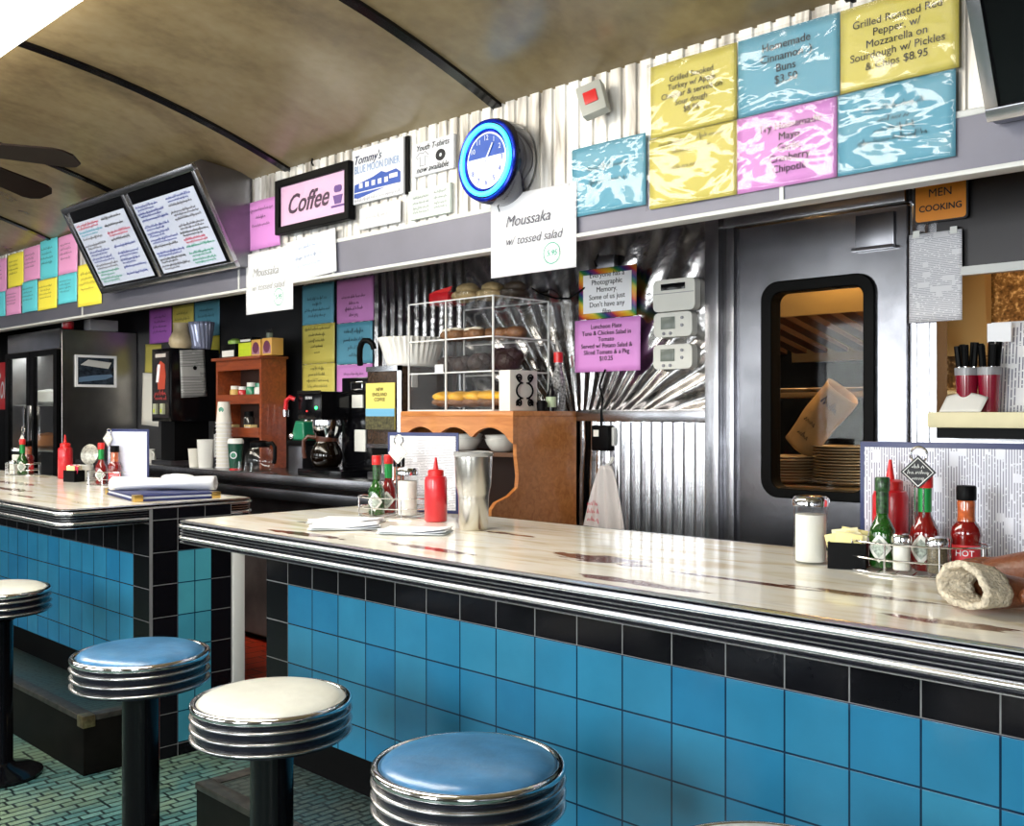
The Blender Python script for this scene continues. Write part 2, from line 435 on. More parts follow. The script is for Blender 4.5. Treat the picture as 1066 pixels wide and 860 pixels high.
def dup(root, loc, rotz, label, scale=None, name=None):
    r = root.copy(); C.objects.link(r); r.location = loc; r.rotation_euler = (0,0,rotz); r['label'] = label
    if scale: r.scale = (scale,)*3 if isinstance(scale,(int,float)) else scale
    for ch in list(root.children):
        c = ch.copy(); C.objects.link(c); c.parent = r
        for g in list(ch.children):
            d = g.copy(); C.objects.link(d); d.parent = c
    return r
TEXTS = []
def text(body, mat, parent, loc, width=None, size=.03, rot=(PI/2,0,0), shear=0., thin=0., space=1., name='lettering', height=None, ext=.0003):
    cu = bpy.data.curves.new(name, 'FONT'); cu.body = body; cu.size = size; cu.align_x = 'CENTER'; cu.align_y = 'CENTER'
    cu.shear = shear; cu.offset = thin; cu.space_line = space; cu.extrude = ext; cu.resolution_u = 3
    cu.materials.append(mat)
    o = bpy.data.objects.new(name, cu); C.objects.link(o); o.parent = parent; o.location = loc; o.rotation_euler = rot
    TEXTS.append((o, width, height)); return o
def finish_texts():
    bpy.context.view_layer.update()
    dg = bpy.context.evaluated_depsgraph_get()
    for o, w, h in TEXTS:
        sx = sy = 1.
        if w: sx = sy = w/max(o.dimensions.x, 1e-4)
        if h: sy = h/max(o.dimensions.y, 1e-4); sx = sx if w else sy
        me = bpy.data.meshes.new_from_object(o.evaluated_get(dg))
        n = bpy.data.objects.new('lettering', me); C.objects.link(n)
        n.parent = o.parent; n.location = o.location; n.rotation_euler = o.rotation_euler; n.scale = (sx, sy, 1)
        bpy.data.objects.remove(o)
def rrect(x0, x1, z0, z1, r, n=8):
    P = []
    for cx, cz, a in ((x1-r,z0+r,-PI/2),(x1-r,z1-r,0),(x0+r,z1-r,PI/2),(x0+r,z0+r,PI)):
        for i in range(n+1):
            t = a+PI/2*i/n; P.append((cx+r*math.cos(t), cz+r*math.sin(t)))
    return P

XL, XR, YF, YW = -10.4, 2.6, -1.35, 3.05
# ------------------------------------------------------------------ setting
b = MB(); b.box(XL, XR, YF, 2.3, -.06, 0); struct(b.build('floor', floorm), 'teal green mosaic tile floor in front of the bar', 'floor')
b = MB(); b.box(XL, XR, 2.3, 5.2, -.06, 0); struct(b.build('floor_service', terra), 'red quarry tile floor behind the bar', 'floor')
def ceil_z(y):
    return 2.597-.124*(y-.95)**2 if y > .95 else 2.597-.05*(y-.95)**2
b = MB(); ys = [YF+(2.47-YF)*i/40 for i in range(41)]
b.prism([(y, ceil_z(y)) for y in ys]+[(y, ceil_z(y)+.06) for y in reversed(ys)], XL, XR, 'YZ')
struct(b.build('ceiling', ceilm), 'tan vaulted enamel ceiling curving down to the bulkhead', 'ceiling')
for i, x in enumerate((-7.70, -6.40, -5.10, -3.806, -2.506, -1.206, .094)):
    b = MB(); b.prism([(y, ceil_z(y)-.012) for y in ys]+[(y, ceil_z(y)+.002) for y in reversed(ys)], x-.022, x+.022, 'YZ')
    struct(b.build('trim_%d' % (i+1), blackgloss), 'dark ceiling batten strip between enamel panels', 'trim')
# corrugated bulkhead above the fascia
b = MB(); P = 0.0575; x = XL; pr = []
while x < XR:
    pr += [(x, 2.462), (x+P*.70, 2.462), (x+P*.76, 2.470), (x+P*.94, 2.470)]; x += P
b.prism(pr+[(XR, 2.5), (XL, 2.5)], 1.955, 2.36, 'XY')
struct(b.build('wall_bulkhead', corrm, smooth=20), 'bright ribbed metal bulkhead above the grey fascia', 'wall')
b = MB(); b.box(XL, XR, 2.4515, 2.50, 1.945, 1.962); struct(b.build('trim_ledge', hairline, bev=.003), 'pale ledge along top of the grey fascia', 'trim')
b = MB(); b.box(XL, XR, 2.452, 2.50, 1.818, 1.945)
o = struct(b.build('trim_fascia', fasciam), 'grey enamel fascia running above the service area', 'trim')
b = MB(); b.box(XL, XR, 2.440, 2.50, 1.806, 1.818, .002); b.build('bottom_edge', hairline, o)
for x in (-5.93,-4.19,-3.45,-1.405): MB().box(x-.006, x+.006, 2.4475, 2.452, 1.819, 1.944).build('seam', hairline, o)
b = MB(); b.box(XL, XR, 2.50, YW+.1, 2.02, 2.06); struct(b.build('ceiling_soffit', darksteel), 'dark metal soffit above the service aisle', 'ceiling')
# back wall of the service area (steel, sunburst pattern), with openings
b = MB(); z1 = 2.06
b.box(XL, -2.005, YW, YW+.08, 0, z1); b.box(-2.005, -1.315, YW, YW+.08, 2.0, z1)
struct(b.build('wall_back', sunm), 'stainless steel wall with sunburst ribs behind the bar', 'wall')
b = MB(); b.box(-1.315, -1.235, YW, YW+.08, 0, z1); b.box(-1.235, XR, YW, YW+.08, 0, 1.205)
o = struct(b.build('wall_pass', steel), 'steel wall around the pass-through window', 'wall')
b = MB(); b.box(-1.235, XR, YW, YW+.08, 1.665, z1); struct(b.build('wall_header', M('header_shade_metal',(.05,.048,.05),.35,.9)), 'metal header above the pass-through window, darkened for shade', 'wall')  # header steel darkened: shade under the soffit put into the colour
for x in (-1.300, -1.262): MB().box(x-.006, x+.006, YW-.006, YW, 0, z1).build('seam_strip', chrome, o)
MB().box(-1.235, XR, YW-.02, YW+.005, 1.65, 1.675).build('opening_trim', hairline, o)
b = MB(); n = 11; q = []
for i in range(n*12+1):
    t = i/(n*12); q.append((-2.545+.53*t, 3.035+.013*math.cos(2*PI*n*t)))
b.prism(q+[(-2.015,3.05),(-2.545,3.05)], .2, 1.215, 'XY'); struct(b.build('wall_corrugated', M('corrugated_steel',(.80,.80,.83),.2,1.)), 'corrugated steel panel under the thermostats', 'wall')
struct(MB().box(XL, -4.575, 3.0485, 3.051, 0, 2.02).build('wall_shade', M('wall_shade_tone',(.012,.012,.014),.3,noise=.5,nscale=6)), 'dark sheet standing in for shade on the wall behind the drink dispenser', 'wall')  # added dark sheet: gloom on the steel wall put into a colour
b = MB(); b.box(-2.62, -2.01, 3.005, 3.05, 1.218, 1.262, .004); struct(b.build('trim_rail', steel), 'steel chair rail above corrugated panel', 'trim')
b = MB(); b.box(-2.012, -1.955, 2.985, 3.14, 0, 1.93, .006); b.box(-1.955, -1.91, 3.01, 3.14, 0, 1.9, .004); b.box(-2.012, -1.31, 3.0, 3.14, 1.885, 1.93, .004)
struct(b.build('trim_door_frame', steel), 'steel frame around the kitchen door', 'trim')
# end wall and window wall behind the photographer
b = MB(); b.box(XL-.06, XL, YF, 5.2, 0, 2.7); struct(b.build('wall_left', darksteel), 'dark far end wall', 'wall')
b = MB(); b.box(XR, XR+.06, YF, 5.2, 0, 2.7); struct(b.build('wall_right', darksteel), 'dark near end wall', 'wall')
b = MB(); wins = [(-8.6,-6.9),(-6.3,-4.6),(-4.0,-2.3),(-1.55,-.75),(.6,2.2)]
b.box(XL, XR, YF-.1, YF, 0, .95); b.box(XL, XR, YF-.1, YF, 2.0, 2.7)
xs = [XL]+[v for w in wins for v in w]+[XR]
for i in range(0, len(xs), 2): b.box(xs[i], xs[i+1], YF-.1, YF, .95, 2.0)
struct(b.build('wall_front', M('wall_front_enamel', (.12,.11,.09), .5)), 'window wall on the street side', 'wall')
for i, (a, c) in enumerate(wins):
    o = bpy.data.objects.new('window_%d' % (i+1), None); C.objects.link(o); struct(o, 'street window letting in daylight', 'window'); o.location = ((a+c)/2, YF-.05, .95)
    h = (c-a)/2
    b = MB(); b.prism([(-h,0),(h,0),(h,1.05),(-h,1.05)], -.04, .04, 'XZ', [[(-h+.05,.05),(h-.05,.05),(h-.05,1.0),(-h+.05,1.0)]]); b.box(-.02,.02,-.03,.03,.05,1.0); b.build('window_frame', steel, o)
    MB().box(-h+.05, h-.05, -.003, .003, .05, 1.0).build('pane', glass, o)
# kitchen beyond the wall
b = MB(); b.box(-4.6, XR, 5.0, 5.06, 0, 2.5); b.box(-4.66,-4.6,3.13,5.06,0,2.5); struct(b.build('wall_kitchen', amber), 'amber speckled tile wall of the kitchen', 'wall')
b = MB(); b.box(-4.6, XR, 3.13, 5.06, 2.4, 2.46); struct(b.build('ceiling_kitchen', M('kitchen_ceiling',(.35,.28,.18),.6)), 'kitchen ceiling', 'ceiling')

# ------------------------------------------------------------------ kitchen door
d = bpy.data.objects.new('door_1', None); C.objects.link(d); d.location = (-1.61, 3.03, 0); struct(d, 'stainless steel kitchen door with rounded window', 'door')
hole = rrect(-.185, .183, .985, 1.668, .05)
b = MB(); b.prism([(-.30,.01),(.292,.01),(.292,1.88),(-.30,1.88)], 0, .045, 'XZ', [hole]); b.build('door_panel', M('door_steel',(.26,.26,.285),.24,1.,noise=.35,nscale=5), d)
b = MB(); b.prism(rrect(-.200,.198,.968,1.686,.062), -.014, .05, 'XZ', [rrect(-.160,.160,1.0,1.648,.035)]); b.build('window_gasket', rubber, d, bev=.004)
MB().box(-.17,.17,.02,.024,.99,1.66).build('pane', glass, d)
b = MB(); b.box(.135,.258,-.012,0,1.755,1.865,.003); o = b.build('vent_plate', darksteel, d); MB().box(.13,.262,-.03,-.012,1.752,1.762).build('vent_lip', chrome, o)

# ------------------------------------------------------------------ bars
edgem = M('ribbed_aluminium', (.78,.78,.80), .24, 1.)
def bar(name, label, x0, x1, yf, yb, ytile, xt0, xt1, back, round_end, ztop=.922):
    t = thing(name, label, 'counter', ((x0+x1)/2, (yf+yb)/2, 0)); L = Vector(t.location)
    def loc(bm): bm.xform(Matrix.Translation(-L)); return bm
    r = .055
    # outline path for the edge band
    def outline(off):
        A, B, F, K = x0-off, x1+off, yf-off, yb+off; rr = r+off; P = []
        for cx, cy, a in ((B-rr,F+rr,-PI/2),(B-rr,K-rr,0),(A+rr,K-rr,PI/2),(A+rr,F+rr,PI)):
            for i in range(9):
                q = a+PI/2*i/8; P.append((cx+rr*math.cos(q), cy+rr*math.sin(q)))
        return P
    b = MB(); b.prism(outline(-.010), ztop-.02, ztop, 'XY'); loc(b).build('worktop', counterm, t, smooth=30)
    prof = []  # (offset, z, mat)
    def rib(za, zb, o, n=5):
        for i in range(n+1):
            q = i/n; prof.append((-.006+o*math.sin(PI*q)**.6, za+(zb-za)*q, 0))
    z = ztop+.001
    prof.append((-.016, z, 0)); prof.append((-.008, z, 0))
    rib(z-.001, z-.006, .006, 3); prof.append((-.010, z-.008, 1)); rib(z-.009, z-.024, .010); prof.append((-.010, z-.0245, 1)); prof.append((-.010, z-.0275, 1))
    rib(z-.028, z-.0325, .006, 3); prof.append((-.010, z-.033, 1)); prof.append((-.010, z-.036, 1)); rib(z-.0365, z-.041, .006, 3); prof.append((-.010, z-.0415, 1)); prof.append((-.010, z-.044, 1))
    rib(z-.0445, z-.059, .010); prof.append((-.010, z-.060, 1)); prof.append((-.010, z-.0625, 1)); rib(z-.063, z-.068, .007, 3); prof.append((-.03, z-.068, 0))
    b = MB(); rings = []
    for off, zz, mi in prof: rings.append([b.bm.verts.new((x, y, zz)) for x, y in outline(off)])
    m = len(rings[0])
    for k in range(len(rings)-1):
        for i in range(m):
            f = b.bm.faces.new((rings[k][i], rings[k][(i+1)%m], rings[k+1][(i+1)%m], rings[k+1][i])); f.material_index = 1 if prof[k][2] or prof[k+1][2] else 0
    loc(b).build('edge_band', [edgem, groove], t, smooth=50)
    b = MB(); b.box(xt0+.01, xt1-.01, ytile+.01, back-.01, .0, ztop-.02); loc(b).build('core', black, t)
    return t, loc
t, loc = bar('lunch_bar', 'nearer tiled lunch bar, blue tiles under a worn cream top', -2.92, 1.6, 1.482, 2.25, 1.70, -2.745, 1.55, 2.15, True)
b = MB(); b.box(-2.627, 1.55, 1.70, 1.712, .30, .735); loc(b).build('blue_tiling', btile, t)
b = MB(); b.box(-2.745, 1.55, 1.70, 1.712, .735, .905); b.box(-2.745, -2.627, 1.70, 1.712, 0, .735); b.box(-2.745,-2.733,1.712,2.15,0,.905); loc(b).build('black_tiling', ktile, t); b = MB(); b.box(-2.627,1.55,1.70,1.712,0,.30); loc(b).build('kick_base', black, t)
t, loc = bar('lunch_bar', 'farther tiled lunch bar with a blue folder on its corner', -7.6, -3.48, 1.365, 2.11, 1.675, -7.5, -3.486, 2.05, True)
b = MB(); b.box(-7.5, -3.604, 1.675, 1.687, .30, .735); loc(b).build('blue_tiling', m_tile('blue_glazed_tile_far', (.02,.20,.40), (.035,.25,.43), (.004,.02,.05), -3.604, .735, w=.1143), t)
b = MB(); b.box(-7.5, -3.604, 1.675, 1.687, .735, .905); b.box(-3.604,-3.476,1.675,1.687,0,.905); loc(b).build('black_tiling', m_tile('black_glazed_tile_far', (.0035,.0035,.005), (.005,.005,.007), (.16,.16,.17), -3.604, .735, w=.128, mort=.0014, spec=.16), t); b = MB(); b.box(-7.5,-3.604,1.675,1.687,0,.30); loc(b).build('kick_base', black, t)
b = MB(); b.box(-3.488,-3.476,1.783,1.917,.05,.748); loc(b).build('narrow_blue_tiling', btileY, t)
b = MB(); b.box(-3.488,-3.476,1.687,1.783,0,.905); b.box(-3.488,-3.476,1.917,2.0,0,.905); b.box(-3.488,-3.476,1.783,1.917,.748,.905); b.box(-3.488,-3.476,1.783,1.917,0,.05); loc(b).build('black_return_tiling', ktileY, t)
b = MB(); b.box(-3.50,-3.470,2.005,2.055,0,.86,.004); loc(b).build('end_trim_post', hairline, t)
# foot steps
def step(label, x0, x1, y0, y1, corner):
    t = thing('foot_step', label, 'step', ((x0+x1)/2, (y0+y1)/2, 0)); w, dd = (x1-x0)/2, (y1-y0)/2
    MB().box(-w, w, -dd, dd, 0, .195, .004).build('step_body', M('black_step', (.005,.0045,.004), .45, noise=.4, nscale=14, spec=.08), t)
    MB().box(-w+.05, w-.05, -dd+.045, dd, .195, .201).build('mosaic_tread', stepm, t)
    b = MB(); b.box(-w-.003, w+.003, -dd-.003, -dd+.045, .185, .205, .004); b.box(-w-.003,-w+.05,-dd+.045,dd,.185,.205,.004); b.box(w-.05,w+.003,-dd+.045,dd,.185,.205,.004); b.build('nosing', M('worn_nosing', (.045,.04,.035), .4, .3, noise=.7, nscale=30), t)
    if corner:
        b = MB(); b.box(w-.045, w+.005, -dd-.005, -dd+.04, .165, .2065, .004); b.build('corner_guard', M('old_brass',(.30,.22,.12),.35,.9,noise=.5,nscale=60), t)
    return t
step('black foot step with brass corner under the farther bar', -7.5, -3.505, 1.452, 1.675, True)
step('black foot step under the nearer bar, behind white stool', -2.66, 1.55, 1.42, 1.70, False)

# ------------------------------------------------------------------ stools
skirtm = M('worn_chrome', (.50,.49,.50), .27, 1.)
def stool(name, label, vinyl, loc):
    t = thing(name, label, 'stool', loc, 0, 'chrome bar stools along the counter')
    R = .168
    b = MB(); b.lathe([(0,.663),(.05,.6625),(.10,.660),(.13,.656),(.147,.649),(.153,.641),(.153,.636)], 64); b.build('seat', vinyl, t, smooth=60)
    b = MB(); b.tube([(.160*math.cos(2*PI*i/64), .160*math.sin(2*PI*i/64), .639) for i in range(64)], .0085, 10, True); b.build('chrome_rim', chrome, t, smooth=80)
    prof = [(.02,.634),(R-.006,.634)]; mi = []
    b = MB(); z = .634; segs = [(.010,1),(.011,0),(.011,1),(.011,0),(.011,1),(.011,0),(.004,1)]
    p = [(R-.010, z, 1)]
    for hgt, k in segs:
        if k: p += [(R-.010, z-hgt*.2, 1), (R-.010, z-hgt*.8, 1)]
        else: p += [(R-.010+.011*math.sin(PI*i/6)**.7, z-hgt*i/6, 0) for i in range(7)]
        z -= hgt
    p.append((R-.012, z, 0)); p.append((R-.03, z-.003, 0)); p.append((.05, z-.004, 0))
    rings = [[b.bm.verts.new((r*math.cos(2*PI*i/64), r*math.sin(2*PI*i/64), zz)) for i in range(64)] for r, zz, _ in p]
    for k in range(len(rings)-1):
        for i in range(64):
            f = b.bm.faces.new((rings[k][i], rings[k][(i+1)%64], rings[k+1][(i+1)%64], rings[k+1][i])); f.material_index = 1 if p[k][2] or p[k+1][2] else 0
    b.build('ribbed_skirt', [skirtm, groove], t, smooth=60)
    b = MB(); b.lathe([(.075,z-.0035),(.075,z-.012),(.045,z-.03),(.045,.03),(.05,.02)], 40); b.build('pole', blackgloss, t)
    b = MB(); b.lathe([(.14,0),(.14,.012),(.12,.022),(.06,.034),(.045,.05)], 48); b.build('base_flange', blackgloss, t)
    return t
S1 = stool('bar_stool', 'blue vinyl bar stool nearest to the gap between the bars', vinylb, (-2.471,1.168,0))
S2 = stool('bar_stool', 'white vinyl bar stool seen whole between two blue stools', vinylw, (-1.878,1.176,0))
dup(S1, (-1.29,1.198,0), .6, 'largest blue vinyl bar stool, in the foreground')
dup(S2, (-.70,1.19,0), .4, 'white bar stool with only its seat top showing at bottom edge')
dup(S2, (-3.72,1.25,0), 1.1, 'white bar stool in front of the farther bar')

# ------------------------------------------------------------------ ceiling light, fan
def ceiling_light(label, x0, x1, y0, y1):
    t = thing('fluorescent_light', label, 'light', ((x0+x1)/2, (y0+y1)/2, 2.515)); w, dd = (x1-x0)/2, (y1-y0)/2
    MB().box(-w+.2, w-.2, -dd+.22, dd-.22, -.06, .072, .004).build('housing', white, t)
    MB().box(-w+.004, w-.004, -dd+.004, dd-.004, -.105, -.055, .008).build('diffuser', M('lit_diffuser', (.9,.9,.9), .4, emit=(1.,.94,.82), es=13.), t)
ceiling_light('long white fluorescent light on the ceiling above stools', -6.6, -1.5, .56, 1.195)
t = thing('ceiling_fan', 'dark wooden ceiling fan hanging beside the fluorescent light', 'fan', (-4.664, 1.24, 2.36))
b = MB(); b.lathe([(.05,-.08),(.10,-.06),(.13,-.02),(.13,.05),(.09,.09),(.03,.10),(.02,.115)], 32); b.build('motor_housing', M('fan_bronze',(.03,.02,.015),.3,.6), t)
MB().lathe([(.014,.10),(.014,.17),(.06,.175),(.065,.215)], 20).build('downrod', MATS['fan_bronze'], t)
for k in range(5):
    a = math.atan2(.457,.52)+k*2*PI/5
    Mx = Matrix.Rotation(a, 4, 'Z') @ Matrix.Rotation(math.radians(7), 4, 'Y') @ Matrix.Rotation(math.radians(-15), 4, 'X')
    b = MB(); b.prism([(.22,-.055),(.62,-.075),(.66,-.065),(.69,-.035),(.69,.035),(.66,.065),(.62,.075),(.22,.055)], -.004, .004, 'XY'); b.xform(Mx)
    o = b.build('blade', fanwood, t)
    b = MB(); b.prism([(.10,-.015),(.20,-.02),(.28,-.045),(.30,0),(.28,.045),(.20,.02),(.10,.015)], -.008, -.004, 'XY'); b.xform(Mx); b.build('blade_bracket', MATS['fan_bronze'], o)

# ------------------------------------------------------------------ light-box menu boards
def menu_board(label, x0, x1, fill):
    t = thing('menu_board', label, 'sign', ((x0+x1)/2, 2.40, 1.91)); w = (x1-x0)/2
    # section in YZ: face from (0,0) to (-.222,.43), back to wall
    fy, fz = -.222, .43; L = math.hypot(fy, fz); ux, uz = fy/L, fz/L   # along face (up)
    nx, nz = -uz, ux                                                   # outward normal (-Y, down)
    b = MB(); b.prism([(0,0),(fy,fz),(fy+.03,fz+.02),(.06,fz-.01),(.06,.05),(.045,0)], -w, w, 'YZ'); b.build('cabinet', darksteel, t, bev=.003)
    def on_face(u0, u1, v0, v1, d0, d1, name, mat, par, bev=0.):
        bb = MB(); bb.box(u0, u1, d0, d1, v0, v1, bev)
        # local frame: X along, Y = inward normal, Z up the face
        mt = Matrix(((1,0,0,0),(0,-nx,ux,0),(0,-nz,uz,0),(0,0,0,1)))
        bb.xform(mt); return bb.build(name, mat, par)
    pw = (2*w-.09)/2
    f = on_face(-w,w,0,.03,-.018,.004,'frame',steel,t,.003)
    for (u0,u1,v0,v1) in ((-w,w,L-.03,L),(-w,-w+.03,.03,L-.03),(w-.03,w,.03,L-.03),(-.015,.015,.03,L-.03)): on_face(u0,u1,v0,v1,-.018,.004,'frame_bar',steel,f,.003)
    for si, s in enumerate((-1,1)):
        u0 = -w+.03 if s < 0 else .015; u1 = -.015 if s < 0 else w-.03
        on_face(u0,u1,.03,L-.03,-.006,.0,'backing',blackgloss,t)
        if not fill: continue
        p = on_face(u0+.02,u1-.05,.04,L-.09,-.0075,-.006,'written_panel',M('menu_board_panel',(.55,.60,.74),.35,emit=(.7,.75,1.),es=.05),t)
        q = random.Random(3+si); cols = {0:[inkr,inkt,inkp,inkp,inkb,inkb,inkp,inkg,inkg],1:[inkb,inkb,inkb,inkb,inkb,inkb,ink,inkb,ink,inkp]}[si]
        cols2 = {0:[ink,ink,inkr,ink,inkb,inkb,inkb,inkb,inkb],1:[inkb,inkp,inkp,inkp,inkp,ink,inkr,inkg,inkg,inkg]}[si]
        mt = Matrix(((1,0,0,0),(0,-nx,ux,0),(0,-nz,uz,0),(0,0,0,1)))
        U0, U1, V0, V1 = u0+.03, u1-.06, .05, L-.10
        for half, cc in ((0,cols),(1,cols2)):
            a0 = U0+(U1-U0)*.53*half; a1 = U0+(U1-U0)*(.5+.5*half)
            for mm in set(cc):
                bb = MB()
                for i, c in enumerate(cc):
                    if c is not mm: continue
                    zz = V1-(i+.75)*(V1-V0)/len(cc); hh = (V1-V0)/len(cc)*.42
                    bb.scribble(a0+q.uniform(0,.02), a1-q.uniform(0,.06), zz+hh*.8, hh*.75, .0042, -.009, q)
                    if q.random() < .75: bb.scribble(a0+.02, a1-q.uniform(.02,.12), zz-hh*.2, hh*.65, .0036, -.009, q)
                bb.xform(mt); bb.build('handwriting', mm, p, smooth=0)
    return t
menu_board('slanted light-box menu board covered in coloured handwriting', -5.52, -4.095, True)
menu_board('slanted dark menu board cut off by right edge', -.853, .573, False)

# ------------------------------------------------------------------ paper sheets
SEED = [10]
def sheet(name, label, x0, x1, z0, z1, mat, y=2.446, lines=None, scrib=None, sl=False, group=None, tilt=0., cat='sign', pen=ink, bow=.004, shear=0., thin=0.):
    SEED[0] += 1; q = random.Random(SEED[0])
    w, h = (x1-x0)/2, (z1-z0)
    t = thing(name, label, cat, ((x0+x1)/2, y, z0), 0, group); t.rotation_euler = (0, tilt, 0)
    a, p1 = q.uniform(.4,1), q.uniform(0,6)
    b = MB(); b.surf(lambda u, v: (-w+2*w*u, -bow*a*math.sin(PI*u)-.0015*math.sin(5*u+p1)*(1-v), h*v), 12, 8)
    b.build('paper', mat, t, solid=.0006)
    yy = -bow-.003
    for body, cx, cz, wd, m, sh in (lines or []):
        text(body, m, t, (cx*w, yy, cz*h), width=wd*2*w, shear=sh, thin=thin, space=1.0)
    if scrib:
        b = MB()
        for cz, fr, hh in scrib:
            ww = w*fr*q.uniform(.85,1.05); b.scribble(-ww, ww, cz*h, hh*h, hh*h*.20, yy, q)
        b.build('print', pen, t, smooth=0)
    if sl:
        b = MB(); b.surf(lambda u, v: (-w-.006+(2*w+.012)*u, yy-.003-.0025*math.sin(11*u+3*v+p1)*math.sin(9*v+2*u), -.006+(h+.012)*v), 20, 14)
        b.build('plastic_sleeve', sleeve, t, solid=.0003)
    return t
G = 'coloured specials sheets in plastic sleeves above the door'
L5 = [(.78,.55,.07),(.64,.7,.07),(.5,.75,.07),(.36,.5,.07)]
sheet('specials_sheet','yellow specials sheet reading Grilled Smoked Turkey in plastic',-1.838,-1.541,2.064,2.277,yellow,lines=[("Grilled Smoked\nTurkey w/ Apple\nCheddar & served on\nSour dough\n$8.95",0,.52,.70,ink,0)],sl=True,group=G)
sheet('specials_sheet','yellow sheet with heavy glare, below the Grilled Smoked Turkey sheet',-1.842,-1.541,1.855,2.062,yellow,scrib=[(.86,.75,.06),(.72,.5,.06),(.5,.6,.06)],sl=True,group=G)
sheet('specials_sheet','blue specials sheet reading Homemade Cinnamon Buns in plastic',-1.538,-1.237,2.064,2.277,blue,lines=[("Homemade\nCinnamon :)\nBuns\n$3.50",0,.58,.5,ink,0)],sl=True,group=G)
sheet('specials_sheet','pink specials sheet reading Homemade Mayo in plastic',-1.541,-1.245,1.855,2.062,pink,lines=[("Try Homemade\nMayo\nGarlic\nCranberry\nChipotle",.1,.5,.62,ink,0)],sl=True,group=G)
sheet('specials_sheet','yellow specials sheet reading Grilled Roasted Red Pepper in plastic',-1.235,-.938,2.064,2.277,yellow,lines=[("Grilled Roasted Red\nPepper, w/\nMozzarella on\nSourdough w/ Pickles\n& Chips $8.95",0,.5,.8,ink,0)],sl=True,group=G)
sheet('specials_sheet','blue sheet in crinkled plastic, below the Grilled Roasted Red Pepper sheet',-1.242,-.945,1.855,2.062,blue,scrib=[(.70,.55,.06),(.56,.3,.06),(.44,.35,.06),(.32,.6,.06)],sl=True,group=G)
sheet('specials_sheet','blue sheet alone in plastic, right of the handwritten Moussaka sign',-2.15,-1.856,1.872,2.088,blue,scrib=[(.62,.5,.07),(.42,.55,.06)],sl=True,group=G)
sheet('handwritten_sign','large white sheet handwritten Moussaka w/ tossed salad, under the neon clock',-2.515,-2.125,1.712,1.985,paperw,y=2.440,lines=[("Moussaka",-.08,.66,.52,inkp,.3),("w/ tossed salad",.05,.42,.66,inkp,.3)],thin=-.0,cat='sign')
o = bpy.data.objects[-1] if False else None
def price(t, cx, cz, r, body):
    b = MB(); b.ribbon([(cx+r*1.05*math.cos(2*PI*i/24), cz+r*math.sin(2*PI*i/24)) for i in range(26)], .003, -.0075); b.build('price_ring', inkg, t, smooth=0)
    text(body, inkg, t, (cx,-.0075,cz), width=r*1.35, shear=.2)
mo = [x for x in C.objects if x.name == 'handwritten_sign'][0]; price(mo, .095, .055, .034, "5.95")
t = sheet('handwritten_sign','white sheet handwritten Moussaka, hanging below the pink Coffee frame',-4.113,-3.731,1.695,1.968,paperw,y=2.440,lines=[("Moussaka",-.1,.66,.55,blind,.3),("w/ tossed salad",0,.42,.7,blind,.3)]); price(t,.09,.06,.036,"5.95")
sheet('handwritten_sign','small white handwritten sheet just right of the lower Moussaka sheet',-3.80,-3.417,1.815,1.995,paperw,y=2.443,scrib=[(.72,.35,.10),(.5,.5,.09),(.3,.45,.09)],pen=palebl,tilt=-.06)
sheet('notice_sheet','pink notice sheet left of the framed Coffee sign',-4.129,-3.850,1.985,2.203,pink,y=2.452,scrib=[(.78,.7,.06),(.62,.3,.06),(.46,.6,.05)],bow=.008)
# left cluster
GL = 'coloured paper specials left of the menu board'
for lab, x0, x1, z0, z1, m in (
    ('rose sheet in upper row at the left picture edge',-7.40,-7.135,2.064,2.283,rose),('cyan sheet in lower row at the left picture edge',-7.43,-7.16,1.90,2.062,cyan),
    ('lemon yellow sheet in upper row, leftmost yellow one',-7.114,-6.835,2.075,2.292,lemon),('rose sheet in lower row beneath the leftmost yellow sheet',-7.149,-6.88,1.896,2.072,rose),
    ('rose sheet in upper row between yellow and cyan sheets',-6.824,-6.557,2.092,2.302,rose),('cyan sheet in lower row left of the lower yellow sheet',-6.86,-6.60,1.894,2.088,cyan),
    ('cyan sheet in upper row directly above a yellow sheet',-6.552,-6.283,2.078,2.317,cyan),('lemon yellow sheet in lower row with curled bottom edge',-6.590,-6.29,1.889,2.074,lemon),
    ('rose sheet in upper row, last before the menu board',-6.270,-5.99,2.080,2.308,rose),('cyan sheet in lower row beneath the last rose sheet',-6.275,-6.00,1.905,2.078,cyan),
    ('lone lemon yellow sheet touching the slanted menu board',-5.984,-5.66,1.867,2.109,lemon)):
    sheet('specials_sheet', lab, x0, x1, z0, z1, m, y=2.446, scrib=[(.74,.65,.055),(.62,.55,.055),(.50,.7,.055),(.38,.6,.055)], group=GL, bow=.010)
# sheets on the back wall under the fascia
YB = 3.044
sheet('specials_sheet','dull blue sheet above the tall yellow sheets behind coffee brewer',-4.567,-4.282,1.713,1.92,blue,y=YB,scrib=[(.6,.6,.07),(.46,.3,.07),(.32,.75,.07),(.18,.6,.07)],bow=.003)
sheet('specials_sheet','yellow sheet right under the dull blue sheet behind coffee brewer',-4.567,-4.275,1.508,1.711,yellow,y=YB,scrib=[(.85,.75,.07),(.7,.6,.07),(.55,.5,.07),(.4,.4,.07),(.25,.2,.07)],bow=.003)
sheet('specials_sheet','lower yellow sheet half hidden by the coffee brewer top',-4.567,-4.275,1.30,1.506,yellow,y=YB,scrib=[(.85,.4,.07),(.7,.6,.07),(.55,.7,.07),(.4,.6,.07)],bow=.003)
sheet('specials_sheet','purple pink sheet hung left of the steel wall ribs',-4.257,-3.957,1.703,1.92,pink,y=YB,scrib=[(.55,.65,.07),(.4,.3,.07),(.27,.5,.07),(.13,.3,.07)],bow=.003)
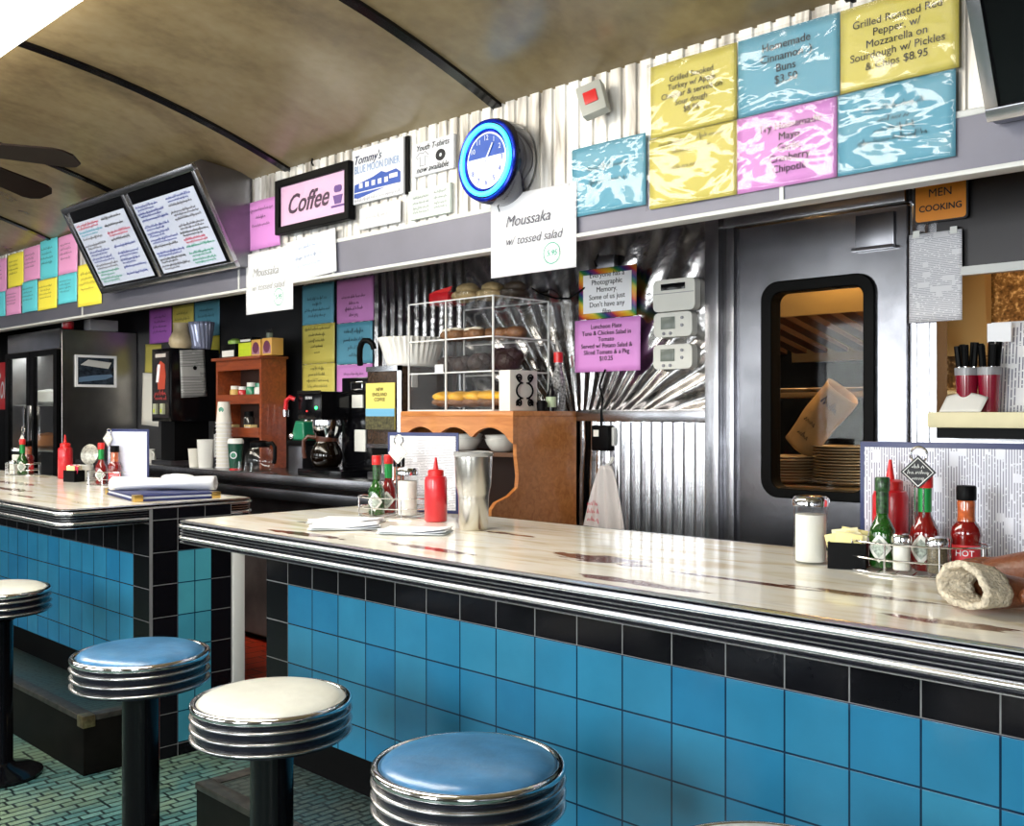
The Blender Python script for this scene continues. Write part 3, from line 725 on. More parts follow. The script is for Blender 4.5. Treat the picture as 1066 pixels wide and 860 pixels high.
sheet('specials_sheet','blue sheet under the purple pink sheet beside coffee filters',-4.257,-3.964,1.495,1.70,blue,y=YB,scrib=[(.75,.55,.09),(.55,.6,.08),(.35,.35,.08),(.18,.25,.07)],bow=.003)
sheet('specials_sheet','pink sheet peeking out above the black coffee brewer',-4.257,-3.964,1.29,1.492,pink,y=YB,scrib=[(.74,.55,.06)],bow=.003)
sheet('specials_sheet','purple sheet above the black drink dispenser, leftmost of three',-6.317,-6.016,1.700,1.92,M('paper_purple',srgb(170,95,190),.5),y=YB,scrib=[(.72,.6,.07),(.58,.55,.07),(.44,.6,.07),(.3,.6,.07)],bow=.003)
sheet('specials_sheet','yellow sheet behind the stoneware jug, middle of three',-6.003,-5.734,1.71,1.92,yellow,y=YB,scrib=[(.72,.6,.07),(.55,.7,.07),(.4,.4,.07)],bow=.003)
sheet('specials_sheet','blue sheet behind the ribbed glass pitcher',-5.722,-5.423,1.71,1.92,blue,y=YB,scrib=[(.72,.6,.07),(.55,.7,.07),(.4,.4,.07)],bow=.003)
sheet('specials_sheet','small blue strip of paper under the middle yellow sheet',-6.003,-5.734,1.60,1.708,M('paper_deep_blue',srgb(70,120,180),.5),y=YB,bow=.003)
sheet('specials_sheet','bright yellow strip of paper under the blue pitcher sheet',-5.722,-5.423,1.60,1.708,lemon,y=YB,bow=.003)
sheet('specials_sheet','yellow sheet hanging sideways beside the black drink dispenser',-6.385,-6.16,1.512,1.695,yellow,y=YB,bow=.003,tilt=.05)
sheet('specials_sheet','long off-white sheet hanging beside the black drink dispenser',-6.43,-6.19,1.17,1.51,paperc,y=YB,bow=.003,tilt=.05)
t = sheet('framed_notice','white joke notice in rainbow border about photographic memory',-2.608,-2.326,1.612,1.803,M('rainbow_border',(.5,.05,.05),.4),y=3.01,lines=[("Everyone has a\nPhotographic\nMemory.\nSome of us just\nDon't have any\nfilm",0,.5,.62,ink,0)],bow=.0)
m = MATS['rainbow_border']; nt = m.node_tree; bs = [n for n in nt.nodes if n.type == 'BSDF_PRINCIPLED'][0]
p, s_ = pos(nt); f = mathn(nt,'FRACT',mathn(nt,'ADD',mathn(nt,'MULTIPLY',s_[0],6.),mathn(nt,'MULTIPLY',s_[2],9.)))
nt.links.new(ramp(nt, f, [(0,(.5,.03,.03)),(.25,(.7,.30,.02)),(.45,(.6,.45,.03)),(.6,(.02,.22,.05)),(.8,(.02,.03,.2)),(1,(.3,.02,.1))]), bs.inputs['Base Color'])
MB().box(-.118,.118,-.0018,-.0008,.022,.170).build('white_panel', paperw, t)
sheet('luncheon_notice','pink luncheon plate notice under the rainbow-bordered notice',-2.633,-2.312,1.408,1.610,pink,y=3.015,lines=[("Luncheon Plate\nTuna & Chicken Salad in\nTomato\nServed w/ Potato Salad &\nSliced Tomato & a Pkg\n$10.25",0,.55,.78,ink,0)],bow=.002)
t = thing('clip_holder','dark clip hook above the rainbow-bordered notice','clip',(-2.49,3.036,1.805)); MB().box(-.045,.045,-.012,.015,0,.05,.004).build('clip_body', darksteel, t); MB().tube([(-.04,-.014,.01),(-.05,-.014,.03),(-.03,-.014,.055)],.003,6).build('hook', black, t)
t = sheet('menu_sheet','white price list sheet taped left of the pass-through',-1.309,-1.153,1.520,1.785,menuprint2,y=3.03,bow=.002)
for x in (-.055,.055): MB().box(x-.01,x+.01,-.004,-.003,.255,.275).build('tape', hairline, t)
t = thing('men_cooking_sign','orange sign reading MEN COOKING tucked behind the fascia','sign',(-1.215,3.035,1.815))
b = MB(); b.prism(rrect(-.079,.079,0,.13,.012), -.006, .0, 'XZ'); b.build('plate', ink, t)
b = MB(); b.prism(rrect(-.074,.074,.005,.125,.01), -.0068, -.006, 'XZ'); b.build('orange_face', orangem, t)
text("COOKING", ink, t, (0,-.008,.042), width=.125, thin=.0005); text("MEN", ink, t, (0,-.008,.086), width=.066)

# framed Coffee sign, diner sign, t-shirt sign, card
t = thing('coffee_sign','pink Coffee sign in a thick black frame','sign',(-3.575,2.437,2.022))
b = MB(); b.prism([(-.268,0),(.268,0),(.268,.235),(-.268,.235)], -.018, .018, 'XZ', [[(-.238,.032),(.238,.032),(.238,.203),(-.238,.203)]]); b.build('frame', black, t, bev=.004)
b = MB(); b.box(-.238,.238,-.004,.012,.032,.203); b.build('pink_face', M('sign_pink',srgb(222,180,214),.3), t)
text("Coffee", M('dark_purple',(.05,.015,.05),.4), t, (-.04,-.006,.115), width=.30, shear=.4, thin=.0004)
b = MB(); b.prism([(.16,.075),(.20,.075),(.212,.11),(.148,.11)], -.0065,-.004,'XZ'); b.prism(rrect(.135,.225,.062,.070,.003,3),-.0065,-.004,'XZ'); b.prism(rrect(.155,.205,.122,.150,.012,4),-.0065,-.004,'XZ'); b.build('cup_drawing', M('cup_purple',(.12,.05,.25),.4), t)
t = thing('diner_sign','white and blue Blue Moon Diner sign on ribbed metal','sign',(-3.155,2.452,2.080))
MB().box(-.16,.16,-.008,.008,0,.215,.002).build('board', paperw, t); MB().box(.162,.182,.0,.008,-.005,.215).build('shadow_edge', black, t)
text("Tommy's", M('navy_print',(.01,.02,.08),.5), t, (-.06,-.010,.170), width=.17, shear=.35); text("BLUE MOON DINER", palebl, t, (0,-.010,.132), width=.28, height=.03)
b = MB(); q = random.Random(5)
b.prism([(-.145,.025),(-.12,.02),(.09,.045),(.145,.045),(.145,.085),(.12,.10),(.06,.095),(.03,.105),(-.02,.092),(-.14,.075)], -.010,-.008,'XZ'); b.build('diner_drawing', deepbl, t)
b = MB()
for x in (-.11,-.07,-.03,.01,.05): b.box(x,x+.022,-.0112,-.010,.058,.078)
b.box(-.14,.14,-.0112,-.010,.040,.044); b.box(.08,.13,-.0112,-.010,.068,.085); b.build('drawing_highlights', paperw, t)
b = MB(); b.scribble(-.14,.14,.008,.012,.002,-.010,q); b.build('print', greyt, t, smooth=0)
t = sheet('notice_sheet','small white curled note under the Blue Moon Diner sign',-3.275,-3.016,1.975,2.06,paperw,y=2.45,scrib=[(.4,.6,.18)],pen=blind,bow=.012)
t = thing('tshirt_sign','white sign for Youth T-shirts now available','sign',(-2.83,2.452,2.13))
MB().box(-.115,.115,-.004,.008,0,.122,.001).build('board', paperw, t)
text("Youth T-shirts", ink, t, (0,-.006,.100), width=.18, shear=.3); text("now available", ink, t, (0,-.006,.020), width=.18, shear=.3)
b = MB(); b.ribbon([(-.07,.035),(-.07,.07),(-.085,.062),(-.09,.07),(-.07,.086),(-.06,.080),(-.05,.080),(-.04,.086),(-.02,.07),(-.025,.062),(-.04,.07),(-.04,.035),(-.07,.035)], .003, -.0055); b.build('shirt_drawing', greyt, t, smooth=0)
b = MB(); b.prism([(.045+.026*math.cos(2*PI*i/24),.058+.021*math.sin(2*PI*i/24)) for i in range(24)], -.006,-.004,'XZ',[[(.045+.008*math.cos(2*PI*i/16),.058+.007*math.sin(2*PI*i/16)) for i in range(16)]]); b.build('ring_drawing', ink, t)
t = thing('printed_card','pale green printed card under the T-shirt sign','card',(-2.849,2.45,1.972))
MB().box(-.116,.116,-.003,.01,0,.108,.001).build('card', M('pale_green_card',(.66,.74,.70),.5), t)
b = MB(); q = random.Random(9)
for z in (.075,.055,.035,.02): b.scribble(-.09,.0,z,.008,.002,-.0045,q); b.scribble(.03,.10,z+.005,.008,.002,-.0045,q)
b.build('print', greyt, t, smooth=0)

# neon clock
t = thing('neon_clock','round wall clock with glowing blue neon ring','clock',(-2.451,2.46,2.093))
ring = lambda r, y, n=48: [(r*math.cos(2*PI*i/n), y, r*math.sin(2*PI*i/n)) for i in range(n)]
b = MB(); b.lathe([(.10,0),(.135,.005),(.142,.02),(.142,.085),(.136,.098),(.128,.10)], 64, axis='Y'); b.build('case', M('clock_case',(.004,.005,.02),.15,coat=.6), t)
b = MB(); b.lathe([(.094,.1005),(.094,.1025),(0,.1025)], 48, axis='Y'); fo = b.build('dial', M('clock_dial',(.72,.74,.86),.4,emit=(.85,.88,1.),es=.35), t)
b = MB(); b.prism([(.088*math.cos(a),.088*math.sin(a)) for a in [PI*.04+PI*.92*i/20 for i in range(21)]], -.1032,-.1026,'XZ'); b.build('dial_picture', deepbl, fo)
for k in range(12):
    a = PI/2-2*PI*k/12; text(str(k if k else 12), paperw if 0 < (15-k) % 12 < 7 and k not in (4,5,6,7,8) else inkb, fo, (.074*math.cos(a),-.1045,.074*math.sin(a)), size=.024)
for a, l, w in ((math.radians(58),.062,.006),(math.radians(200),.045,.008)):
    b = MB(); b.ribbon([(0,0),(l*math.cos(a),l*math.sin(a))], w, -.107); b.build('hand', paperw, t, smooth=0, solid=.001)
neon = M('neon_tube',(.1,.7,1.),.3, emit=(.04,.55,1.), es=1.9)
b = MB(); b.tube(ring(.113,-.108), .0085, 10, True); b.build('neon_ring', neon, t)
b = MB(); b.lathe([(.094,.1005),(.100,.101),(.104,.106)],64,axis='Y',caps=False); b.tube(ring(.099,-.104),.003,8,True); b.tube(ring(.131,-.102),.006,8,True); b.build('bezel', M('blue_bezel',(.01,.03,.5),.15,.6), t)
b = MB(); b.tube([(-.02,-.03,-.14),(-.022,-.012,-.17),(-.015,-.0115,-.21),(-.005,-.0115,-.27),(.0,-.0115,-.30)], .0018, 6); b.build('power_cord', black, t)
# emergency sensor
t = thing('alarm_sensor','grey alarm sensor with red window, tilted on ribbed metal','sensor',(-2.05,2.462,2.21))
b = MB(); b.box(-.042,.042,-.075,-.03,-.05,.05,.008); b.xform(Matrix.Rotation(-.30,4,'Y')@Matrix.Rotation(.35,4,'Z')); o = b.build('housing', M('sensor_grey',(.42,.42,.38),.5), t)
b = MB(); b.box(-.022,.022,-.079,-.074,-.018,.022,.003); b.xform(Matrix.Rotation(-.30,4,'Y')@Matrix.Rotation(.35,4,'Z')); b.build('red_window', redcap, t)
MB().lathe([(.022,0),(.022,.012),(.014,.04)],20,axis='Y').build('mount', black, t)
t = thing('wall_hook','small dark hook on ribbed metal above the Coffee frame','hook',(-3.60,2.462,2.30)); MB().tube([(0,.002,.02),(0,-.012,.02),(0,-.016,0),(0,-.008,-.012)],.004,8).build('hook', black, t)

# ------------------------------------------------------------------ thermostats, adapter, towel, cord
def thermo(label, x0, x1, z0, z1, wide):
    t = thing('thermostat', label, 'thermostat', ((x0+x1)/2, 3.05, z0), 0, 'thermostats on the steel wall'); w, h = (x1-x0)/2, z1-z0
    b = MB(); b.prism(rrect(-w,w,0,h,.02,5), -.035, 0, 'XZ'); b.build('cover', M('thermostat_white',(.62,.62,.58),.35), t, bev=.005)
    if wide:
        MB().box(-w*.6,w*.55,-.038,-.034,h*.66,h*.86,.001).build('slot_display', blackgloss, t); MB().box(-w*.95,w*.95,-.0365,-.035,h*.55,h*.57).build('seam', greyt, t)
    else:
        MB().box(-w*.6,w*.12,-.038,-.034,h*.32,h*.82,.001).build('display', lcd, t)
        for x, z in ((-.45,.15),(-.1,.15),(.5,.75),(.5,.45)): MB().lathe([(.006,.034),(.006,.039),(0,.04)],12,(x*w,0,z*h),axis='Y').build('button', greyt, t)
thermo('widest thermostat, uppermost of three on the steel wall', -2.255, -2.072, 1.617, 1.733, True)
thermo('white thermostat with grey display, middle of three', -2.252, -2.084, 1.524, 1.613, False)
thermo('white thermostat with grey display, lowest of three', -2.254, -2.084, 1.408, 1.497, False)
t = thing('power_adapter','black power adapter plugged into wall beside wooden hutch','adapter',(-2.487,3.03,1.085))
MB().box(-.042,.042,-.04,.0,.02,.118,.006).build('adapter_body', black, t); MB().box(-.03,-.005,-.042,-.04,.075,.1).build('white_label', label, t); MB().box(.03,.052,-.02,.0,.04,.11,.003).build('outlet_plate', hairline, t)
b = MB(); b.tube([(.0,-.03,.118),(-.005,-.025,.17),(.0,-.02,.22),(-.01,-.03,.27),(.02,-.03,.33)],.004,6); b.build('power_cord', black, t)
b = MB(); b.tube([(-2.87,3.02,1.76),(-2.8,3.0,1.73),(-2.72,3.0,1.705),(-2.65,3.0,1.70),(-2.6,3.0,1.72),(-2.56,3.02,1.75)],.004,6)
tag(b.build('power_cable', black), 'black cable drooping across the wall above the pastry case', 'cable')
t = thing('dish_towel','white towel with red print hanging under the power adapter','towel',(-2.455,3.0,.78))
def tw(u, v):
    wd = .025+.095*(1-v)**.7; f = math.sin(u*17)*.012*(1-v*.5)+math.sin(u*7+2)*.012
    return ((u-.5)*2*wd+.02*(1-v)*math.sin(5*u), -.02+f, .27*v+.02*(u-.4)**2*(1-v)*4)
b = MB(); b.surf(tw, 30, 14); b.build('cloth', M('towel_white',(.74,.70,.70),.9,bump=.3,bscale=200), t, solid=.004)
b = MB(); q = random.Random(4)
for z in (.09,.12,.06): b.scribble(-.06,-.005,z,.016,.004,-.05,q)
b.build('red_print', inkr, t, smooth=0)
MB().tube([(0,-.02,.262),(0,.02,.285),(0,.03,.30)],.006,8).build('hanging_hook', white, t)
# switch: clear bottle hook at rack etc.

# ------------------------------------------------------------------ back counter and equipment
t = thing('back_counter','stainless steel back counter holding the coffee equipment','counter',(-4.85,2.83,0))
MB().box(-1.55,1.56,-.23,.21,.918,.964,.004).build('worktop', steel, t); M('dark_cabinet',(.03,.03,.032),.4); MB().box(-1.55,1.56,.13,.21,.05,.90).build('cabinet', M('grey_cabinet',(.12,.10,.10),.35,.4,noise=.5,nscale=5), t)
MB().box(-1.55,1.56,-.22,-.18,.845,.895,.003).build('drawer_rail', darksteel, t)
t = thing('pastry_hutch','orange oak hutch with scalloped valance under pastry case','cabinet',(-2.95,2.66,0))
b = MB(); b.box(-.327,.325,.0,.353,1.236,1.257,.003); b.build('top_board', oak, t)
sc = [(-.327,1.236)]+[(-.325,1.135)]
for i in range(41):
    u = i/40; x = -.30+.60*u
    zz = 1.150+.045*abs(math.sin(3*PI*u))**.7 if .0 < u < 1 else 1.150
    sc.append((x, zz))
sc += [(.325,1.135),(.325,1.236)]
b = MB(); b.prism(sc, 0, .018, 'XZ'); b.build('scalloped_valance', oak, t)
side = [(.018,1.236),(.018,1.10),(.03,1.02),(.025,.975),(-.02,.945),(-.085,.925),(-.11,.90),(-.11,.80),(.353,.80),(.353,1.236)]
for x in (-.327,.307): MB().prism(side, x, x+.018, 'YZ').build('side_panel', oak, t)
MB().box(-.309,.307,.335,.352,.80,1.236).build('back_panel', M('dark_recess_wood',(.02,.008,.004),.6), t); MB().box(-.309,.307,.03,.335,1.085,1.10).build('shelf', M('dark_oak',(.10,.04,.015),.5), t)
MB().box(-.327,.325,-.11,.353,.78,.80).build('base_board', oak, t)
t = thing('base_cabinet','dark base cabinet under the orange oak hutch','cabinet',(-2.95,2.66,0)); MB().box(-.33,.33,-.13,.36,.08,.78,.004).build('carcass', MATS['dark_cabinet'], t); MB().box(-.31,.31,-.1,.33,.0,.08).build('plinth', black, t)
# bowls inside the hutch
bowl0 = thing('cereal_bowl','white bowl','bowl',(-3.0,2.77,1.10),0,'white bowls stacked in the hutch')
b = MB(); b.lathe([(.03,0),(.045,.006),(.062,.03),(.070,.05),(.067,.051),(.058,.032),(.04,.01),(0,.008)],28); b.build('bowl_body', ceram, bowl0)
GB = 'white bowls stacked in the hutch'
bowl0['label'] = 'white bowl at bottom of the farther stack in the hutch'
dup(bowl0,(-3.0,2.77,1.115),0,'white bowl on top of the farther stack in the hutch')
dup(bowl0,(-2.79,2.77,1.10),0,'white bowl at bottom of the nearer stack in the hutch')
dup(bowl0,(-2.79,2.77,1.115),0,'white bowl on top of the nearer stack in the hutch')
# pastry case
t = thing('pastry_case','clear acrylic three-shelf pastry case on the oak hutch','display case',(-3.02,2.70,1.257))
W, D, H = .25, .31, .437
b = MB(); b.box(-W,W,0,.005,0,H); b.box(-W,-W+.005,.005,D,0,H); b.box(W-.005,W,.005,D,0,H); b.box(-W+.005,W-.005,D-.005,D,0,H); b.box(-W,W,0,D,H,H+.005); b.build('acrylic_shell', acrylic, t)
for z in (.012,.150,.282): MB().box(-W+.006,W-.006,.008,D-.006,z,z+.005).build('shelf', acrylic, t)
edge = M('acrylic_edge',(.75,.75,.75),.3)
for x, y in ((-W,0),(W,0),(-.02,0),(W,D),(-W,D)): MB().box(x-.003,x+.003,y-.003,y+.003,0,H).build('edge_strip', edge, t)
for z in (H+.003,.285,.153,.003):
    b = MB(); b.box(-W,W,-.003,.001,z-.0025,z+.0025); b.box(W-.001,W+.003,0,D,z-.0025,z+.0025); b.box(-W,W,D-.002,D+.002,z-.0025,z+.0025); b.build('edge_strip', edge, t)
MB().box(-W-.012,-W-.003,.02,.05,.10,.16,.002).build('hinge', M('grey_hinge',(.5,.5,.5),.4), t)
def pastry(name, label, cat, p, parts, group):
    t = thing(name, label, cat, p, rnd.uniform(-.5,.5), group); t.scale = (1.25,1.25,1.3)
    for nm, m, balls in parts:
        b = MB()
        for i, (c, r) in enumerate(balls): b.ball(c, *r, seg=14, wob=.08, seed=int(1000*c[0]+77*i))
        b.build(nm, m, t, smooth=80)
    return t
GP = {1:'glazed pastries on the top shelf',2:'chocolate cakes on the middle shelf',3:'yellow pastries on the bottom shelf'}
zt = 1.257+.287; base = lambda s: 0
pl = [('glazed_pastry','cream-glazed pastry nearest the left side of the top shelf',-3.10,2.79,True),('glazed_pastry','cream-glazed pastry second along the top shelf',-3.01,2.82,True),('sweet_roll','brown sweet roll beside the glazed pastries on top shelf',-2.93,2.87,False),('sweet_roll','brown sweet roll nearest the right side of top shelf',-2.84,2.88,False)]
for nm, lb, x, y, g in pl:
    pt = [('dough', pastryb, [((-.02,0,.018),(.032,.034,.020)),((.02,.005,.018),(.032,.032,.022))])]
    if g: pt.append(('glaze', icing, [((-.018,0,.030),(.024,.026,.012)),((.02,.004,.030),(.024,.024,.012))]))
    pastry(nm, lb, 'pastry', (x,y,zt), pt, GP[1])
zt = 1.257+.155
for i, (x, y, r) in enumerate(((-3.14,2.79,.9),(-3.06,2.80,.9),(-3.03,2.88,1.0),(-2.96,2.80,1.0),(-2.92,2.88,1.25),(-2.85,2.86,1.2))):
    pastry('chocolate_muffin', ['dark chocolate cake by the left wall of the middle shelf','dark crumbly cake second from left on the middle shelf','dark cake behind the crumbly ones on the middle shelf','dark cake at front centre of the middle shelf','large domed chocolate muffin on the middle shelf','domed chocolate muffin farthest right on the middle shelf'][i], 'cake', (x,y,zt),
        [('cake', choc, [((0,0,.028*r),(.036*r,.036*r,.030*r)),((.012,.01,.040*r),(.030*r,.03*r,.022*r))])], GP[2])
t = thing('pastry_tag','small white tag on the middle pastry shelf','tag',(-3.12,2.735,1.257+.155)); MB().box(-.025,.025,-.002,.002,0,.035).build('tag', paperw, t)
zt = 1.257+.017
for i, (x, y) in enumerate(((-3.14,2.79),(-3.06,2.80),(-2.98,2.81),(-2.90,2.81),(-2.82,2.82))):
    pastry('lemon_pastry', ['yellow pastry farthest left on bottom shelf','yellow pastry second from left on bottom shelf','yellow pastry in the middle of bottom shelf','yellow pastry fourth from left on bottom shelf','yellow pastry behind the white napkin holder'][i], 'pastry', (x,y,zt),
        [('filling', lemonp, [((0,0,.034),(.040,.05,.016)),((.01,-.01,.030),(.036,.036,.016))]),('crust', pastryb, [((0,0,.016),(.042,.052,.016))])], GP[3])
# on top of the case
t = thing('napkin_box','small red box lying on the pastry case','box',(-3.20,2.85,1.70)); MB().box(-.06,.06,-.05,.05,0,.05,.003).build('box_body', redp, t); MB().prism([(-.06,.05),(.075,.05),(.085,.072),(-.03,.058)],-.05,-.047,'XZ').build('flap', redcap, t)
for i, (x, y, lb) in enumerate(((-3.03,2.80,'bread roll bag at left on pastry case top'),(-2.93,2.84,'bread roll bag in middle on pastry case top'),(-2.84,2.88,'dark bread bag at right on pastry case top'))):
    t = thing('bread_bag', lb, 'bread', (x,y,1.70), .3, 'bagged bread on top of the pastry case'); b = MB(); b.ball((0,0,.024),.065,.05,.026,16,.10,i); b.ball((.01,0,.05),.05,.04,.024,16,.10,i+5); b.build('loaf', bread if i < 2 else M('dark_bread',(.04,.025,.015),.6), t, smooth=80)
    b = MB(); b.ball((0,0,.034),.075,.056,.042,16,.12,i+9); b.build('clear_bag', sleeve, t, smooth=80)
# napkin holder, bottles right of the case
t = thing('napkin_holder','white napkin holder with black iron scrollwork on the hutch','napkin holder',(-2.69,2.785,1.257),PI/2)
MB().box(-.075,.075,0,.06,.0,.155,.004).build('box_body', paperc, t)
b = MB()
for s in (-1,1):
    pts = []
    for i in range(40):
        q = i/39; a = -1.5*PI+3*PI*q; r = .006+.020*abs(q-.5)*2
        zc = .078+(q-.5)*.10
        pts.append((s*(.028+.018*math.cos(4*PI*q)*.9), -.005, .02+.115*q+.010*math.sin(4*PI*q)))
    b.tube(pts, .0035, 6)
    for zc in (.03,.125): b.tube([(s*(.03+.016*(1-k/20)*math.cos(k*.55)), -.005, zc+.016*(1-k/20)*math.sin(k*.55)) for k in range(20)], .003, 6)
b.build('iron_scroll', black, t)
t = thing('dressing_bottle','clear speckled bottle with red cap on the hutch','bottle',(-2.672,2.96,1.257)); b = MB(); b.lathe([(.026,0),(.028,.02),(.028,.12),(.014,.165),(.014,.19)],24); b.build('bottle_body', M('speckled_glass',(.35,.35,.36),.1,.3,noise=.9,nscale=120), t); MB().lathe([(.018,.19),(.018,.23),(0,.232)],20).build('cap', redcap, t)
t = thing('sauce_bottle','small dark bottle with pale label in front of red-capped bottle','bottle',(-2.655,2.90,1.257)); b = MB(); b.lathe([(.02,0),(.02,.06),(.009,.085),(.009,.105)],20); b.build('bottle_body', blackgloss, t); MB().lathe([(.0206,.015),(.0206,.055)],20).build('paper_label', M('pale_green_label',(.5,.6,.4),.5), t)
t = thing('wire_stand','low black stand between napkin holder and small bottle','stand',(-2.652,2.845,1.257)); MB().lathe([(.018,0),(.022,.03),(.016,.04)],16).build('stand_body', black, t)

# coffee brewer
t = thing('coffee_brewer','black and chrome coffee brewer with glowing green light','coffee maker',(-3.86,2.66,.964))
MB().box(-.17,.17,0,.34,.0,.03,.004).build('base', blackgloss, t)
MB().box(-.06,.17,.17,.34,.03,.45,.006).build('tower', blackgloss, t)
hd = MB(); hd.box(-.17,.02,.0,.22,.255,.385,.008); ho = hd.build('brew_head', blackgloss, t)
MB().box(-.165,.018,-.004,.0,.375,.389).build('head_trim', chrome, ho)
MB().box(.03,.12,.155,.17,.39,.43,.002).build('name_plate', chrome, t); MB().box(.037,.113,.153,.155,.398,.422).build('plate_face', black, t)
text("BUNN", paperw, ho, (-.075,-.003,.355), width=.05)
MB().lathe([(.007,0),(.007,.006),(0,.008)],12,(-.015,0,.31),axis='Y').build('green_light', M('green_led',(.05,.8,.2),.3,emit=(.05,1.,.25),es=3.), ho)
MB().lathe([(.004,0),(.004,.005),(0,.006)],10,(-.09,0,.295),axis='Y').build('red_light', M('red_led',(.8,.05,.05),.3,emit=(1.,.05,.05),es=.6), ho)
b = MB(); b.lathe([(.068,.255),(.07,.23),(.066,.20),(.05,.17),(.02,.165)],32,(-.06,.09,0)); b.build('filter_basket', chrome, t)
MB().box(.03,.11,.162,.17,.31,.37,.002).build('rating_label', label, t); MB().box(.05,.13,.162,.17,.11,.21,.002).build('notice_label', label, t)
MB().lathe([(.062,.03),(.064,.036),(0,.037)],32,(-.06,.085,0)).build('warmer_plate', black, t)
b = MB(); b.tube([(-.185,-.005,.35),(-.20,-.02,.36),(-.225,-.025,.345),(-.23,-.025,.30)],.011,10); b.build('water_tap', redp, t)
MB().lathe([(.013,.27),(.014,.30)],12,(-.23,-.025,0)).build('tap_spout', chrome, t)
def carafe(name, label, loc, liquid, hm, rotz):
    t = thing(name, label, 'coffee pot', loc, rotz)
    b = MB(); b.lathe([(.05,0),(.066,.015),(.074,.045),(.070,.075),(.055,.105),(.045,.12),(.045,.128)],32); b.build('glass_bowl', liquid, t)
    b = MB(); b.lathe([(.048,.118),(.05,.128),(.05,.142),(.03,.15),(0,.152)],28); b.build('collar', hm, t)
    b = MB(); b.tube([(.045,0,.135),(.085,0,.140),(.105,0,.12),(.105,0,.07),(.098,0,.04)],.010,8); b.build('handle', hm, t)
    return t
carafe('coffee_pot','full coffee pot with brown collar on the brewer warmer',(-3.92,2.745,1.0015),coffee,brownpot,-2.3)
carafe('coffee_pot','empty glass coffee pot with black handle beside cherry wood rack',(-4.42,2.70,.964),jarglass,black,.2)
t = thing('filter_box','green and clear plastic box on a black stand beside brewer','box',(-4.17,2.80,.964)); MB().box(-.06,.06,-.06,.06,0,.13,.005).build('stand', darksteel, t); MB().box(-.066,.066,-.066,.066,.13,.155,.004).build('tray', black, t); b = MB(); b.prism([(-.06,.155),(.055,.155),(.05,.245),(-.02,.25)],-.05,.05,'XZ'); b.build('green_tub', green, t, bev=.008); MB().ball((-.045,-.05,.175),.018,.014,.018).build('knob', chrome, t)
# grinder with sign
t = thing('coffee_grinder','steel coffee machine with a yellow New England Coffee card','coffee machine',(-3.455,2.72,.964))
MB().box(-.125,.115,0,.26,0,.03,.004).build('base', darksteel, t); MB().box(-.125,.115,.03,.26,.03,.145).build('lower_body', black, t); MB().box(-.125,.115,0,.26,.145,.485,.006).build('housing', M('coffee_bean_bin',(.05,.03,.02),.25,.0,noise=.6,nscale=80), t)
b = MB(); b.box(.09,.117,-.006,.0,.03,.487); b.box(-.125,.117,-.006,.0,.465,.487); b.box(-.125,.117,-.006,.0,.135,.152); b.build('steel_frame', chrome, t)
MB().lathe([(.03,.03),(.03,.11)],20,(.03,-.01,0)).build('spout_canister', chrome, t)
c = MB(); c.box(-.118,.08,-.012,-.008,.215,.415); co = c.build('coffee_card', M('card_yellow',(.80,.68,.16),.4), t)
text("NEW\nENGLAND\nCOFFEE", ink, co, (-.02,-.0135,.365), width=.10); MB().box(-.118,.08,-.0135,-.012,.272,.305).build('blue_band', M('card_blue',(.15,.42,.65),.4), co); MB().box(-.118,.08,-.0135,-.012,.215,.272).build('bean_picture', M('card_dark',(.09,.08,.03),.5,noise=.9,nscale=80), co)
b = MB(); b.tube([(-.135,-.03,.495),(-.125,-.04,.53),(-.11,-.05,.565),(-.10,-.05,.585),(-.08,-.05,.598),(-.055,-.045,.596),(-.035,-.04,.582),(-.03,-.035,.56)],.013,10); b.build('lever_handle', black, t)
t = thing('filter_stack','stack of white fluted coffee filters on the coffee machine','coffee filters',(-3.42,2.84,1.4495))
def flut(u, v):
    a = 2*PI*u; k = 1+.05*math.sin(34*a)*v; r = (.105+.035*v)*k
    return (r*math.cos(a), r*math.sin(a), .125*v**.9)
b = MB(); b.surf(flut, 136, 10, closed_u=True); b.lathe([(0,.0),(.086,.0)],136) if False else None; b.build('filters', M('filter_white',(.80,.79,.76),.8), t, solid=.006)
MB().lathe([(0,.002),(.103,.002),(.112,.06),(.122,.11),(.0,.10)],48).build('inner_filters', MATS['filter_white'], t)

# cherry rack with jars
t = thing('spice_rack','cherry wood spice rack with open shelves on the back counter','rack',(-4.85,2.83,.964))
for x in (-.23,.212): MB().box(x,x+.018,0,.15,0,.57).build('side_panel', cherry, t)
MB().box(-.25,.245,-.02,.155,.57,.585,.003).build('top_board', cherry, t); MB().box(-.212,.212,0,.015,.515,.57).build('top_rail', cherry, t); MB().box(-.212,.212,.14,.15,.16,.57).build('back_panel', M('rack_back',(.04,.012,.006),.6), t)
for z in (.16,.335): MB().box(-.212,.212,.0,.14,z,z+.014).build('shelf', cherry, t); MB().box(-.212,.212,-.002,.012,z+.014,z+.05).build('shelf_rail', cherry, t)
GJ = 'jars and packets in the cherry spice rack'
def jar(label, x, z, r, h, m, capm, y=2.90):
    t = thing('jar', label, 'jar', (x,y,z), 0, GJ); MB().lathe([(r*.95,0),(r,.005),(r,h*.7),(r*.8,h*.78)],20).build('jar_body', m, t); MB().lathe([(r*.85,h*.78),(r*.85,h),(0,h*1.01)],20).build('lid', capm, t)
z1, z2 = .964+.35, .964+.175
